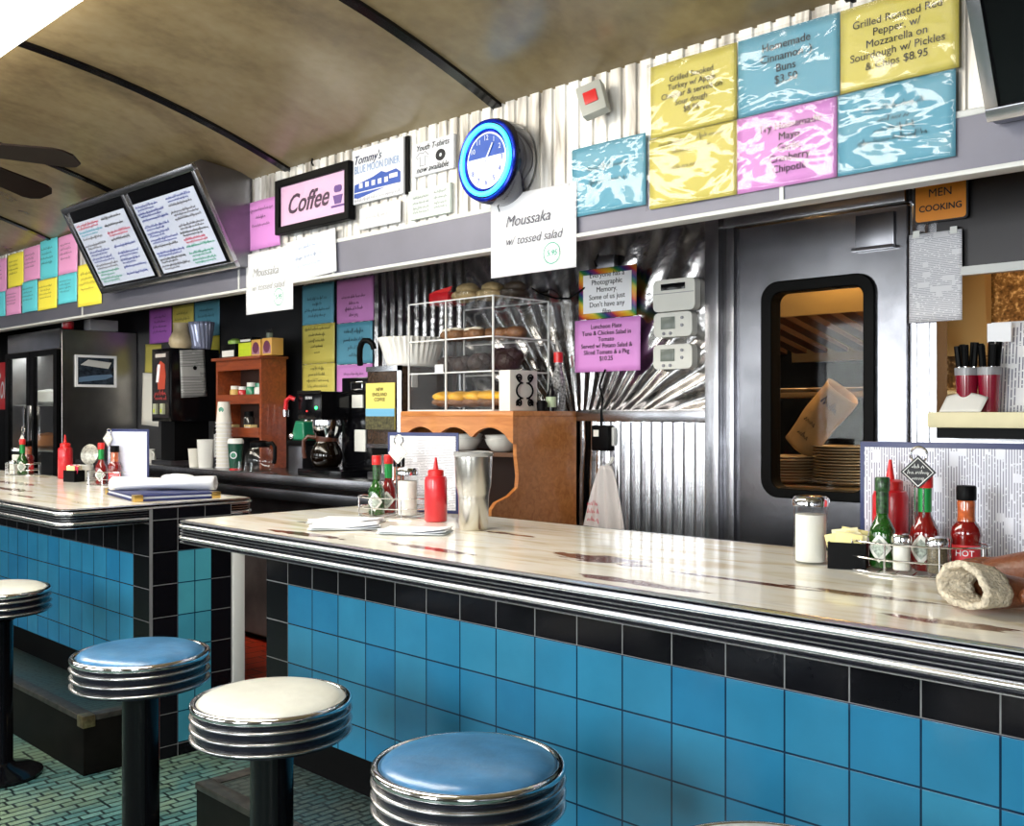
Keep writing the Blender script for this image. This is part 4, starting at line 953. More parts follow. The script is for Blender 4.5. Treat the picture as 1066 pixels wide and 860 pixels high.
jar('yellow jar at left on the upper spice rack shelf',-5.0,z1,.028,.085,M('mustard',(.60,.38,.10),.4),paperc); jar('red jar with white lid on the upper spice rack shelf',-4.92,z1,.026,.08,redp,white); jar('green tin on the upper spice rack shelf',-4.83,z1,.03,.10,green,label); jar('white and green tin on the upper spice rack shelf',-4.75,z1,.028,.095,label,green); jar('small white jar at right on the upper spice rack shelf',-4.68,z1,.024,.085,label,white)
jar('dark jar on the lower spice rack shelf',-4.86,z2,.03,.12,M('dark_glass',(.03,.03,.03),.1,coat=.5),black); jar('tall white jar on the lower spice rack shelf',-4.69,z2,.03,.13,ceram,white)
for i, (x, lb) in enumerate(((-4.97,'left yellow packet on the lower spice rack shelf'),(-4.79,'right yellow packet on the lower spice rack shelf'))):
    t = thing('tea_packet', lb, 'box', (x,2.87,z2), 0, GJ); MB().box(-.035,.035,-.02,.02,0,.05,.002).build('carton', M('straw_carton',(.62,.48,.22),.6), t); MB().box(-.025,.025,-.021,-.02,.012,.038).build('front_label', label, t)
zt = .964+.585
def carton(name, label, x, y, w, dp, h, m, m2, m3=None):
    t = thing(name, label, 'box', (x,y,zt), 0, 'tea boxes on top of the cherry spice rack'); MB().box(-w,w,-dp,dp,0,h,.002).build('carton', m, t); MB().box(-w*.8,w*.8,-dp-.001,-dp,h*.1,h*.55).build('front_label', m2, t)
    if m3: MB().lathe([(min(w*.7,h*.35),dp),(min(w*.7,h*.35),dp+.0015),(0,dp+.0016)],20,(0,0,h*.5),axis='Y').build('round_emblem', m3, t)
carton('tea_box','dark tea box with cream label on the spice rack',-4.98,2.88,.078,.035,.075,black,label)
t = thing('green_tub','round green lid resting on the dark tea box','tub',(-4.96,2.88,zt+.075)); MB().lathe([(.04,0),(.04,.018),(.02,.03),(0,.031)],24).build('lid', M('lime_plastic',(.25,.42,.06),.4), t)
carton('tea_box','lime green box with black lid on the spice rack',-4.81,2.88,.062,.035,.075,M('lime_label',(.52,.62,.02),.4),M('lime_face',(.45,.58,.02),.4))
t = thing('tin_lid_box','black lidded tin stacked on the lime green box','tin',(-4.81,2.88,zt+.075)); MB().box(-.058,.058,-.03,.03,0,.03,.006).build('tin_body', blackgloss, t); MB().box(-.05,.05,-.031,-.03,.006,.018).build('front_label', label, t)
t = thing('oil_bottle','clear glass bottle behind the yellow tea boxes','bottle',(-4.70,2.93,zt)); MB().lathe([(.03,0),(.032,.01),(.032,.085),(.018,.10),(.018,.125)],24).build('bottle_body', M('pale_glass',(.22,.26,.20),.08,coat=1.), t); MB().lathe([(.022,.125),(.022,.145),(0,.146)],20).build('stopper', jarglass, t)
carton('tea_box','yellow and purple tea box beside the clear bottle',-4.685,2.865,.045,.028,.085,M('tea_yellow',(.65,.36,.08),.4),M('tea_mauve',(.35,.18,.25),.4),M('tea_purple',(.12,.02,.06),.4))
carton('tea_box','yellow tea box at right end of the spice rack top',-4.575,2.87,.045,.035,.088,MATS['tea_yellow'],MATS['tea_mauve'],MATS['tea_purple'])
# drink dispenser
t = thing('drink_dispenser','black drink dispenser tower with lit picture panel','dispenser',(-5.42,2.68,.964))
MB().box(-.08,.08,.04,.25,0,.24).build('pedestal', black, t); MB().box(-.115,.115,0,.295,.24,.65,.006).build('cabinet', blackgloss, t); MB().box(-.12,.12,.0,.28,0,.02).build('base', darksteel, t)
f = MB(); f.box(-.095,.095,-.003,0,.26,.63); fo = f.build('picture_panel', M('panel_black',(.02,.015,.015),.25), t)
b = MB(); b.prism([(-.06,.62),(.06,.62),(.06,.60),(-.06,.60)],-.005,-.003,'XZ'); b.build('brand_strip', M('pale_strip',(.55,.5,.48),.4), fo)
b = MB(); b.prism([(-.03,.42),(.05,.42),(.06,.5),(.05,.56),(.0,.58),(-.045,.54)],-.005,-.003,'XZ'); b.build('cup_picture', M('cup_red',(.45,.06,.03),.4), fo)
b = MB(); b.prism([(-.05,.46),(-.02,.46),(0,.56),(-.03,.56)],-.0065,-.005,'XZ'); b.build('ice_highlight', paperw, fo)
q = random.Random(2); b = MB(); b.scribble(-.07,.08,.385,.03,.006,-.005,q); b.scribble(-.06,.07,.36,.02,.005,-.005,q); b.build('red_script', M('script_red',(.5,.05,.05),.4), fo, smooth=0)
for x in (-.045,.04):
    b = MB(); b.box(x-.018,x+.018,-.02,-.003,.28,.34,.003); b.build('dispense_button', M('button_pale',(.4,.42,.3),.4), fo); MB().box(x-.008,x+.008,-.022,-.02,.29,.31).build('lime_key', M('lime_key',(.45,.55,.02),.4), fo)
t = thing('taped_note','grey printed note taped to the side of the drink dispenser','note',(-5.3025,2.82,1.335)); b = MB(); b.surf(lambda u,v:(.001+.004*math.sin(3*u+v), -.08+.155*u-.012*v, .265*v+.012*u),8,8); b.build('paper', printed_mat('note_print',(.42,.42,.42),(.1,.1,.1),'Z',120), t, solid=.0006)
MB().ball((.006,.0,.17),.004,.012,.012).build('magnet', black, t)
t = thing('stoneware_jug','beige stoneware jug on top of the drink dispenser','jug',(-5.42,2.80,1.614)); MB().lathe([(.05,0),(.068,.03),(.066,.06),(.045,.10),(.040,.135),(.046,.15),(.04,.15),(.036,.13)],28).build('jug_body', biege, t)
t = thing('glass_pitcher','ribbed blue-grey glass pitcher on the drink dispenser','pitcher',(-5.37,2.905,1.614))
def fl(u,v):
    a=2*PI*u; r=(.058+.024*v)*(1+.05*math.sin(18*a+5*v)); return (r*math.cos(a),r*math.sin(a)*.8,.155*v)
t.location.x = -5.27; t.location.y = 2.885
t.location.x = -5.345
b = MB(); b.surf(fl,108,8,closed_u=True); b.build('pitcher_body', M('fluted_glass',(.30,.32,.46),.1,.3), t, solid=.004); b = MB(); b.tube([(-.07,0,.14),(-.12,0,.135),(-.125,0,.09),(-.10,0,.04),(-.065,0,.03)],.008,8); b.build('handle', MATS['fluted_glass'], t)
# cups on back counter
def cup(t, r0, r1, h, mat, name='cup_body'):
    b = MB(); b.lathe([(r0,0),(r1,h),(r1+.002,h+.002),(r1-.002,h),(r0*.9,.01),(0,.008)],28); return b.build(name, mat, t)
t = thing('cup_stack','short stack of white paper cups left of the taller white cup','cups',(-5.02,2.67,.964)); cup(t,.026,.034,.095,paperc)
t = thing('foam_cup','wide white cup between short and tall cup stacks','cup',(-4.93,2.685,.964)); cup(t,.036,.044,.145,white)
GC = 'white coffee cups in the tall stack'
c0 = None
for i in range(13):
    if c0 is None:
        c0 = thing('paper_cup','white paper cup nested in the tall stack below the emblem cup','cup',(-4.855,2.75,.964),0,GC)
        b = MB(); b.lathe([(.042,0),(.040,.002),(.031,.11),(.031,.112),(.0,.112)],24); b.build('cup_body', paperc, c0); b = MB(); b.tube([(.0422*math.cos(2*PI*k/24),.0422*math.sin(2*PI*k/24),.002) for k in range(24)],.002,6,True); b.build('rim', paperw, c0)
    else:
        c = dup(c0,(-4.855+.001*math.sin(i),2.75,.964+i*.0195),i*1.1,'white paper cup nested in the tall stack below the emblem cup')
b = MB(); b.lathe([(.014,0),(.014,.001),(0,.0012)],20,(0,-.0335,.07),axis='Y'); b.build('green_emblem', green, c); c['label'] = 'topmost white paper cup with green emblem on the tall stack'
t = thing('travel_cup','dark green travel cup with white lid and round emblem','cup',(-4.60,2.67,.964)); b = MB(); b.lathe([(.03,.008),(.038,.135)],28); b.build('cup_body', M('forest_green',(.005,.07,.04),.4), t); MB().lathe([(.041,.133),(.041,.146),(.034,.158),(0,.159)],28).build('lid', white, t); MB().lathe([(.031,0),(.031,.009)],28).build('red_base', redp, t); b = MB(); b.lathe([(.018,.034),(.018,.0355),(.0,.036)],20,(-.0,0,.075),axis='Y'); b.xform(Matrix.Rotation(.75,4,'Z')); b.build('emblem_ring', paperw, t); b = MB(); b.lathe([(.013,.036),(.013,.0365),(.0,.037)],20,(0,0,.075),axis='Y'); b.xform(Matrix.Rotation(.75,4,'Z')); b.build('emblem', green, t)
g0 = thing('shot_glass','small clear glass at left before the empty coffee pot','glass',(-4.50,2.625,.964),0,'small clear glasses on back counter edge'); b = MB(); b.lathe([(.016,0),(.020,.045),(.018,.045),(.014,.006),(0,.006)],20); b.build('glass_body', jarglass, g0)
dup(g0,(-4.45,2.63,.964),0,'small clear glass in middle before the empty coffee pot'); dup(g0,(-4.40,2.635,.964),0,'small clear glass at right before the empty coffee pot')
t = thing('napkin_dispenser','dull steel napkin dispenser behind the white cups','napkin dispenser',(-5.12,2.90,.964)); MB().box(-.05,.05,-.04,.06,0,.21,.01).build('dispenser_body', steel, t); MB().box(-.035,.035,-.042,-.04,.04,.17).build('napkins', blind, t)
t = thing('creamer_jug','white creamer jug at left end of the back counter','jug',(-5.60,2.70,.964)); MB().lathe([(.03,0),(.036,.03),(.028,.07),(.031,.08),(.027,.08),(.02,.03),(0,.02)],20).build('jug_body', ceram, t); MB().tube([(.03,0,.065),(.055,0,.055),(.05,0,.02),(.034,0,.015)],.005,6).build('handle', ceram, t)

# fridge
t = thing('glass_door_fridge','tall stainless fridge with two glass doors','fridge',(-6.95,2.556,0))
b = MB(); b.box(-.45,-.43,.0,.49,0,1.78); b.box(.43,.45,.0,.49,0,1.78); b.box(-.43,.43,.02,.49,1.68,1.78); b.box(-.43,.43,.46,.49,0,1.68); b.box(-.43,.43,.02,.46,0,.25); b.build('cabinet', M('fridge_steel',(.34,.33,.33),.3,1.,noise=.3,nscale=4), t, bev=.004)
MB().box(-.45,.45,-.012,0,1.66,1.785,.003).build('header', steel, t)
for s in (-1,1):
    x0, x1 = (-.43,-.02) if s < 0 else (.02,.43)
    b = MB(); b.prism([(x0-.015,.22),(x1+.015,.22),(x1+.015,1.655),(x0-.015,1.655)],-.03,0,'XZ',[[(x0+.04,.32),(x1-.04,.32),(x1-.04,1.62),(x0+.04,1.62)]]); do = b.build('door', black, t); MB().box(x0+.04,x1-.04,-.02,-.016,.32,1.62).build('pane', glass, do)
    MB().box(x1-.03 if s<0 else x0+.01,x1-.01 if s<0 else x0+.03,-.055,-.03,.8,1.3,.003).build('handle', chrome, do)
for z in (.7,1.0,1.3): MB().box(-.42,.42,.03,.45,z,z+.01).build('shelf', M('fridge_shelf',(.3,.32,.33),.3), t)
for i, (x, z, m, lb) in enumerate(((-.28,1.01,M('pie_orange',(.6,.22,.05),.5),'orange dish in the fridge, far door'),(.2,1.31,MATS['pie_orange'],'orange dish in the fridge, near door top shelf'),(.2,1.01,M('salad_green',(.25,.35,.15),.6,noise=.5,nscale=30),'green salad tub in the fridge, near door'),(-.25,1.31,ceram,'white tub in the fridge, far door'))):
    d = thing('food_tub', lb, 'food', (-6.95+x,2.75,z)); MB().lathe([(.06,0),(.10,.02),(.11,.09),(.0,.11)],24).build('tub', m, d)
t = thing('framed_photo','white framed diner photo on the side of fridge','picture',(-6.4995,2.77,1.418))
b = MB(); b.prism([(-.133,0),(.133,0),(.133,.204),(-.133,.204)],0,.012,'YZ',[[(-.118,.016),(.118,.016),(.118,.188),(-.118,.188)]]); b.build('frame', paperw, t)
MB().box(.0,.006,-.118,.118,.016,.188).build('photo', M('photo_dark',(.03,.04,.06),.2,noise=.8,nscale=25), t); b = MB(); b.prism([(-.11,.03),(.06,.05),(.11,.07),(.10,.085),(-.02,.075),(-.11,.06)],.006,.0075,'YZ'); b.build('photo_car', M('photo_blue',(.12,.20,.32),.3), t); b = MB(); b.prism([(-.10,.14),(.08,.12),(.10,.16),(-.05,.175)],.006,.0075,'YZ'); b.build('photo_sign', M('photo_white',(.55,.55,.55),.4), t)
t = thing('red_canister','small red canister standing on the fridge','canister',(-6.56,2.62,1.785)); MB().lathe([(.03,0),(.035,.01),(.035,.045),(.02,.055),(0,.056)],20).build('canister_body', redp, t); MB().box(-.006,.006,-.037,-.035,.012,.04).build('white_mark', paperw, t)
t = thing('grey_carton','grey carton on the fridge beside red canister','box',(-6.50,2.80,1.78)); MB().box(-.06,.04,-.08,.1,0,.07,.003).build('carton', greyt, t)
# red soda cooler
t = thing('soda_cooler','red soda cooler with white script at left edge','cooler',(-8.42,2.80,0)); MB().box(-.34,.315,0,.24,0,1.9,.01).build('cabinet', black, t)
f = MB(); f.box(-.33,.31,-.006,0,1.28,1.64,.002); fo = f.build('red_panel', M('cooler_red',(.62,.008,.012),.3), t)
text("Coca-Cola", paperw, fo, (.0,-.008,1.45), width=.58, shear=.35, height=.20)

# ------------------------------------------------------------------ condiments
ZC = .923
def lath(name, prof, m, t, n=28, **k): b = MB(); b.lathe(prof, n, **k); return b.build(name, m, t, smooth=45)
def pepper_sauce(label, loc, gls, foil, capm=None):
    t = thing('pepper_sauce_bottle', label, 'sauce bottle', loc, math.atan2(-loc[0],loc[1])-.25, 'pepper sauce bottles in the wire racks')
    lath('bottle_body',[(.022,0),(.0255,.005),(.0265,.06),(.0255,.078),(.019,.092),(.0125,.105),(.0105,.12),(.0105,.135)],gls,t)
    lath('neck_foil',[(.0125,.112),(.0128,.158),(.010,.16)],foil,t,20)
    lath('cap',[(.0145,.158),(.0150,.16),(.0150,.184),(.013,.187),(0,.1875)],capm or redcap,t,24)
    b = MB()
    for k in (0,): b.surf(lambda u,v:(.0272*math.sin((u-.5)*2.0*(1-abs(2*v-1))),-.0272*math.cos((u-.5)*2.0*(1-abs(2*v-1))),.012+.060*v),10,10)
    l = b.build('diamond_label', label_m, t)
    b = MB(); b.surf(lambda u,v:(.0277*math.sin((u-.5)*1.3*(1-abs(2*v-1))),-.0277*math.cos((u-.5)*1.3*(1-abs(2*v-1))),.022+.040*v),8,8); b.build('label_print', M('label_green_print',(.40,.46,.40),.5,noise=.6,nscale=200), l)
    return t
label_m = label
def hot_sauce(label, loc):
    t = thing('hot_sauce_bottle', label, 'sauce bottle', loc, math.atan2(-loc[0],loc[1])-.1, 'black capped hot sauce bottles')
    lath('bottle_body',[(.024,0),(.027,.005),(.027,.066),(.030,.078),(.027,.092),(.0175,.104)],redglass,t)
    lath('neck',[(.0175,.103),(.0165,.12),(.0175,.14),(.0155,.148)],orange,t)
    lath('cap',[(.0185,.146),(.019,.148),(.019,.172),(.017,.175),(0,.1755)],black,t,24)
    b = MB(); b.surf(lambda u,v:(.0275*math.sin((u-.5)*2.6),-.0275*math.cos((u-.5)*2.6),.014+.044*v),12,3); l = b.build('paper_label', M('red_label',(.62,.03,.04),.5), t)
    text("HOT", paperw, l, (.0,-.029,.042), width=.034)
    return t
def shaker(name, label, loc, r, h, fill, lidh=.02):
    t = thing(name, label, 'shaker', loc, 0, 'glass shakers with chrome lids')
    lath('glass_jar',[(r*.92,0),(r,.004),(r*.96,h*.5),(r*.98,h-lidh),(r*.92,h-lidh)],jarglass,t,12 if r < .03 else 24)
    lath('contents',[(r*.82,.004),(r*.86,.006),(r*.86,h*.72),(0,h*.73)],fill,t,20)
    lath('lid',[(r*1.02,h-lidh),(r*1.04,h-lidh*.4),(r*.9,h-.002),(r*.5,h),(0,h+.001)],chrome,t,28)
    return t
def ketchup(label, loc):
    t = thing('ketchup_bottle', label, 'ketchup bottle', loc, 0, 'red squeeze ketchup bottles')
    lath('bottle_body',[(.030,0),(.034,.004),(.034,.135),(.031,.146),(.022,.15)],redp,t)
    lath('screw_cap',[(.024,.148),(.024,.166),(.018,.169),(.009,.170)],redcap,t,24)
    lath('nozzle',[(.0085,.169),(.003,.208),(0,.209)],redcap,t,16)
    return t
def rack(label, loc, rotz, rx, ry, sign_m, sign_h):
    t = thing('wire_condiment_rack', label, 'rack', loc, rotz, 'chrome wire condiment racks')
    E = lambda z, k=1.: [(rx*k*math.cos(2*PI*i/40), ry*k*math.sin(2*PI*i/40), z) for i in range(40)]
    b = MB(); b.tube(E(.0025),.0022,8,True)
    for i in range(-3,4): x = i*rx/4; yy = ry*math.sqrt(1-(i/4)**2); b.tube([(x,-yy,.0025),(x,yy,.0025)],.0015,6)
    b.build('wire_floor', wire, t)
    for z in (.03,.062): MB().tube(E(z),.0020,8,True).build('rail', wire, t)
    for i in range(8): a = 2*PI*(i+.5)/8; MB().tube([(rx*math.cos(a),ry*math.sin(a),.0),(rx*math.cos(a),ry*math.sin(a),.064)],.002,6).build('upright', wire, t)
    b = MB(); b.tube([(-.009,ry*.0+.0,.003),(-.009,0,.225)],.0022,8); b.tube([(.009,0,.003),(.009,0,.225)],.0022,8)
    b.tube([(.016*math.cos(2*PI*i/20),0,.24+.016*math.sin(2*PI*i/20)) for i in range(20)],.0025,8,True); b.build('handle', wire, t)
    b = MB(); k = .034; b.prism([(0,sign_h-k),(k,sign_h),(0,sign_h+k),(-k,sign_h)],-.008,-.004,'XZ'); so = b.build('diamond_sign', sign_m[0], t)
    b = MB(); b.ribbon([(0,sign_h-k*.85),(k*.85,sign_h),(0,sign_h+k*.85),(-k*.85,sign_h),(0,sign_h-k*.85)],.002,-.0086); q = random.Random(1)
    for z, f in ((.012,.35),(.0,.6),(-.012,.35)): b.scribble(-k*f,k*f,sign_h+z-.004,.007,.0014,-.0086,q)
    b.build('sign_print', sign_m[1], so, smooth=0)
    return t
def menu(label, loc, rotz, w, h, pm, lean=0.):
    t = thing('menu_folder', label, 'menu', loc, rotz, 'navy bordered menus standing in racks'); t.rotation_euler = (lean,0,rotz)
    MB().box(-w/2,w/2,0,.005,0,h,.002).build('navy_cover', navy, t); MB().box(-w/2+.010,w/2-.010,-.0012,0,.010,h-.012).build('menu_page', pm, t); return t
def packet_caddy(label, loc, rotz, cols):
    t = thing('packet_caddy', label, 'caddy', loc, rotz, 'black packet caddies'); b = MB()
    b.prism([(-.036,-.03),(.036,-.03),(.036,.03),(-.036,.03)],0,.052,'XY',[]) ; b.bm.free()
    b = MB(); b.box(-.038,.038,-.03,-.027,0,.055); b.box(-.038,.038,.027,.03,0,.055); b.box(-.038,-.035,-.027,.027,0,.055); b.box(.035,.038,-.027,.027,0,.055); b.box(-.035,.035,-.027,.027,0,.004); b.build('holder', black, t)
    q = random.Random(int(abs(loc[0])*100))
    for i in range(7):
        b = MB(); b.box(-.027,.027,-.002,.002,.006,.070,.001); b.xform(Matrix.Translation((q.uniform(-.006,.006),-.022+.0072*i,q.uniform(0,.012)))@Matrix.Rotation(q.uniform(-.25,.25),4,'Y')@Matrix.Rotation(q.uniform(-.06,.06),4,'X')); b.build('packet', cols[i % len(cols)], t)
    return t
butter = M('packet_yellow',(.80,.70,.30),.5)
# near set, right of the door window
pepper_sauce('green pepper sauce bottle in front of the nearest ketchup bottle',(-.940,2.045,ZC+.005),greenglass,M('speckled_foil',(.02,.07,.02),.3,noise=.9,nscale=150),MATS['speckled_foil'])
pepper_sauce('red pepper sauce bottle in the nearest rack, before printed menu',(-.862,2.070,ZC+.005),redglass,greenfoil).scale = (1.06,)*3
hot_sauce('black-capped hot sauce bottle in the nearest rack',(-.785,2.085,ZC+.005))
shaker('salt_shaker','small salt shaker between the two nearest pepper sauces',(-.885,2.012,ZC+.005),.019,.078,sugar); shaker('pepper_shaker','small pepper shaker in the nearest rack',(-.818,2.025,ZC+.005),.022,.076,pepperm)
k1 = ketchup('tall red ketchup squeeze bottle before the nearest printed menu',(-.957,2.120,ZC)); k1.scale = (1.08,)*3
rack('wire rack with black diamond sign, nearest of the racks',(-.868,2.055,ZC),.22,.135,.078,(ink,hairline),.205)
menu('wide printed menu with navy border behind nearest rack',(-.815,2.197,ZC),.20,.46,.262,menuprint)
shaker('sugar_dispenser','tall glass sugar dispenser beside the black packet caddy',(-1.095,2.032,ZC),.038,.146,sugar,.022)
packet_caddy('black caddy of yellow packets beside nearest sugar dispenser',(-1.003,2.02,ZC),.35,[butter,M('packet_cream',(.78,.72,.45),.5)])
# middle set
pepper_sauce('green pepper sauce bottle with red cap in the middle rack',(-2.564,1.985,ZC+.005),greenglass,MATS['speckled_foil'])
pepper_sauce('red pepper sauce bottle with green neck in the middle rack',(-2.588,2.052,ZC+.005),redglass,greenfoil)
hot_sauce('black-capped sauce bottle behind red one in middle rack',(-2.604,2.108,ZC+.005))
shaker('sugar_dispenser','glass sugar shaker in the middle rack',(-2.466,2.03,ZC+.005),.034,.152,sugar,.024)
ketchup('red ketchup squeeze bottle beside the steel tumbler',(-2.319,2.019,ZC)).scale = (1.,1.,.92)
rack('wire rack with white diamond sign, on nearer bar by tumbler',(-2.515,2.035,ZC),.40,.135,.088,(label,greyt),.200)
menu('navy bordered menu behind the middle rack',(-2.565,2.175,ZC),.30,.275,.262,menuprint2)
t = thing('steel_tumbler','stainless steel tumbler with clear lid on the bar','tumbler',(-2.089,1.959,ZC))
lath('tumbler_body',[(.039,0),(.041,.004),(.0435,.09),(.0445,.10),(.050,.125),(.0535,.20),(.0535,.205),(.050,.205)],M('tumbler_steel',(.60,.58,.54),.25,1.),t,48); lath('lid',[(.0535,.204),(.056,.208),(.056,.216),(.045,.218),(.040,.212),(0,.212)],M('grey_lid',(.35,.35,.35),.15,.2),t,40)
# far set
menu('navy bordered menu standing at the end of the farther bar',(-4.47,2.05,ZC),.40,.24,.255,M('menu_plain',(.62,.64,.78),.5,noise=.08,nscale=60))
rack('wire rack with two red sauces on the farther bar',(-4.56,2.005,ZC),.2,.125,.075,(label,greyt),.21)
pepper_sauce('red pepper sauce bottle at front of the farther bar rack',(-4.575,1.975,ZC+.005),redglass,greenfoil)
pepper_sauce('red pepper sauce bottle at back of the farther bar rack',(-4.61,2.045,ZC+.005),redglass,greenfoil)
hot_sauce('black-capped orange sauce bottle in the farther bar rack',(-4.50,2.005,ZC+.005))
ketchup('red ketchup squeeze bottle on the farther bar',(-5.168,2.05,ZC)).scale = (1.05,)*3
packet_caddy('black packet caddy beside ketchup on the farther bar',(-4.90,1.985,ZC),.3,[butter,inkr,label])
t = thing('sugar_bowl','white sugar bowl with raised round steel lid','bowl',(-4.955,2.05,ZC)); lath('bowl_body',[(.042,0),(.048,.005),(.050,.075),(.046,.075),(.04,.01),(0,.01)],ceram,t); b = MB(); b.lathe([(.05,0),(.05,.006),(.03,.012),(0,.013)],32,axis='Y'); b.xform(Matrix.Translation((.0,.035,.125))@Matrix.Rotation(.5,4,'Z')@Matrix.Rotation(-.15,4,'X')); b.build('raised_lid', M('lid_pattern',(.5,.48,.42),.3,.6,noise=.5,nscale=90), t); MB().tube([(0,.046,.07),(0,.05,.09)],.006,8).build('hinge', chrome, t)
rack('wire rack with shaker at the far left edge',(-5.62,2.01,ZC),.1,.125,.075,(label,greyt),.18)
pepper_sauce('green pepper sauce bottle in the far left rack',(-5.575,1.99,ZC+.005),greenglass,greenfoil)
hot_sauce('black-capped sauce bottle in the far left rack',(-5.63,2.04,ZC+.005))
shaker('sugar_dispenser','glass sugar shaker in the far left rack',(-5.705,2.015,ZC+.005),.034,.14,sugar)
shaker('salt_shaker','small salt shaker in front of far left rack bottles',(-5.635,1.965,ZC+.005),.02,.075,sugar)
# folder with white roll
t = thing('blue_folder','dark blue menu folder with brass corners on farther bar','folder',(-3.80,1.88,ZC),-.19)
MB().box(-.225,.225,-.16,.16,0,.008,.002).build('lower_cover', navy, t); MB().box(-.215,.215,-.155,.16,.0085,.016).build('pages', paperw, t); MB().box(-.225,.225,-.16,.16,.0165,.0235,.002).build('upper_cover', navy, t)
for x, y in ((.21,-.145),(-.21,-.145),(.21,.145)): MB().box(x-.017,x+.017,y-.017,y+.017,-.0,.0245,.002).build('brass_corner', brass, t)
t = thing('rolled_cloth','white rolled papers lying on the blue folder','cloth',(-3.80,1.89,ZC+.0245),.85)
def roll(u,v):
    a=2*PI*u; r=.026*(1+.12*math.sin(2*a+4*v)+.08*math.sin(9*v)); x=-.20+.40*v
    return (x, r*1.5*math.cos(a)+.008*math.sin(7*v), .0255+r*.9*math.sin(a)+.0*v)
b = MB(); b.surf(roll,28,24,closed_u=True); b.build('roll', paperw, t, solid=.003); MB().ball((.05,.01,.05),.06,.03,.012,16,.15,3).build('loose_fold', paperw, t)
# napkins
def napkin(label, loc, rotz, w, dp):
    t = thing('paper_napkin', label, 'napkin', loc, rotz, 'folded napkins on the nearer bar'); t.scale = (1,1,.7)
    for k, (dz, ro) in enumerate(((0,0),(.006,.08),(.012,-.05))):
        b = MB(); b.surf(lambda u,v:((u-.5)*w*(1-.03*k),(v-.5)*dp*(1-.03*k),.004+dz+.0035*math.sin(6*u+k)*math.sin(4*v+k)+.008*max(0,u-.75)*k),12,8); b.xform(Matrix.Rotation(ro,4,'Z')); b.build('ply', paperw if k else M('napkin_shade',(.55,.58,.60),.8), t, solid=.003)  # lowest ply greyed: shadow of the folds put into its colour
    return t
napkin('flat white napkin farthest left on the nearer bar',(-2.47,1.80,ZC),.5,.20,.13); napkin('white napkin in the middle of three on nearer bar',(-2.36,1.715,ZC),.9,.20,.12); napkin('thick folded white napkin in front of red ketchup bottle',(-2.13,1.78,ZC),.6,.19,.11)
# gloves
def glove(label, loc, rotz, sc=1.):
    t = thing('leather_glove', label, 'glove', loc, rotz, 'brown leather gloves on the bar')
    b = MB()
    def hand(u, v):
        a = 2*PI*u; x = .055+.135*v; ry = .052-.006*math.sin(PI*v)+.004*v; rz = .036-.016*v
        return (x, ry*math.cos(a), .040-.014*v+rz*math.sin(a))
    b.surf(hand, 28, 12, closed_u=True)
    b.build('palm', leather, t, sub=1)
    for i, (y, l, r) in enumerate(((-.036,.075,.0125),(-.012,.088,.013),(.013,.082,.013),(.037,.064,.012))):
        q = MB(); q.tube([(.17,y,.026),(.19+l*.4,y*1.15,.032),(.19+l*.8,y*1.2,.024),(.19+l,y*1.2,.018)],r,12,rr=[r*1.1,r,r*.95,r*.6]); q.build('finger', leather, t, sub=1)
    q = MB(); q.tube([(.09,-.045,.035),(.12,-.075,.035),(.16,-.088,.03),(.185,-.088,.024)],.015,12,rr=[.017,.016,.015,.009]); q.build('thumb', leather, t, sub=1)
    b = MB()
    def cuff(u, v):
        a = 2*PI*u; R = .050+.008*v; x = .075-.062*v
        k = 1+.03*math.sin(9*a)+.02*math.sin(23*a+7*v)
        return (x+.012*math.cos(a)*0, (R+.008*v)*k*math.cos(a), .040+.006*v+(.030+.006*v)*k*math.sin(a)-.004*math.cos(2*a))
    b.surf(cuff, 48, 8, closed_u=True); b.build('shearling_cuff', fur, t, solid=.011)
    t.scale = (sc,)*3
    return t
glove('brown glove with open cream shearling cuff lying on bar',(-.652,1.680,ZC),1.0,.92)
glove('brown leather glove lying behind the open-cuffed one',(-.498,1.895,ZC),2.85,1.0).scale = (1.,1.,1.35)

# ------------------------------------------------------------------ pass-through shelf
t = thing('pass_shelf','cream laminate shelf of the pass-through window','shelf',(0,0,1.207)); t.location = (.6,3.03,1.207)
MB().box(-1.81,1.9,-.11,.12,0,.044,.004).build('shelf_board', cream, t); MB().box(-1.79,1.9,-.09,-.02,-.03,0).build('support_rail', black, t)
def cutlery_cup(label, x, y, hue, n):
    t = thing('cutlery_cup', label, 'cup', (x,y,1.2515), 0, 'plastic cups of black-handled knives'); b = MB(); b.lathe([(.025,0),(.032,.125),(.030,.125),(.023,.004),(0,.004)],24); b.build('cup_body', M('clear_red_plastic',(.20,.004,.02),.15,coat=.5), t); lath('steel_band',[(.0325,.105),(.0332,.127)],M('band_grey',(.25,.25,.27),.3),t,24)
    for i in range(5):
        k = thing('table_knife', label.replace('cup of knives','knife in cup'), 'knife', (x,y,1.2515), 0, 'black-handled knives in the plastic cups'); a = 2*PI*i/5+x*9
        k['label'] = 'black-handled knife in the %s plastic cup on the pass shelf' % hue
        q = MB(); q.tube([(.012*math.cos(a),.012*math.sin(a),.008),(.020*math.cos(a),.020*math.sin(a),.13)],.003,6); q.build('blade', chrome, k)
        q = MB(); q.tube([(.020*math.cos(a),.020*math.sin(a),.13),(.026*math.cos(a),.026*math.sin(a),.195+.006*math.sin(5*i))],.009,8); q.build('handle', black, k)
cutlery_cup('plastic cup of knives at left on the pass shelf',-1.128,3.0,'left',5); cutlery_cup('plastic cup of knives at right on the pass shelf',-1.070,3.01,'right',5)
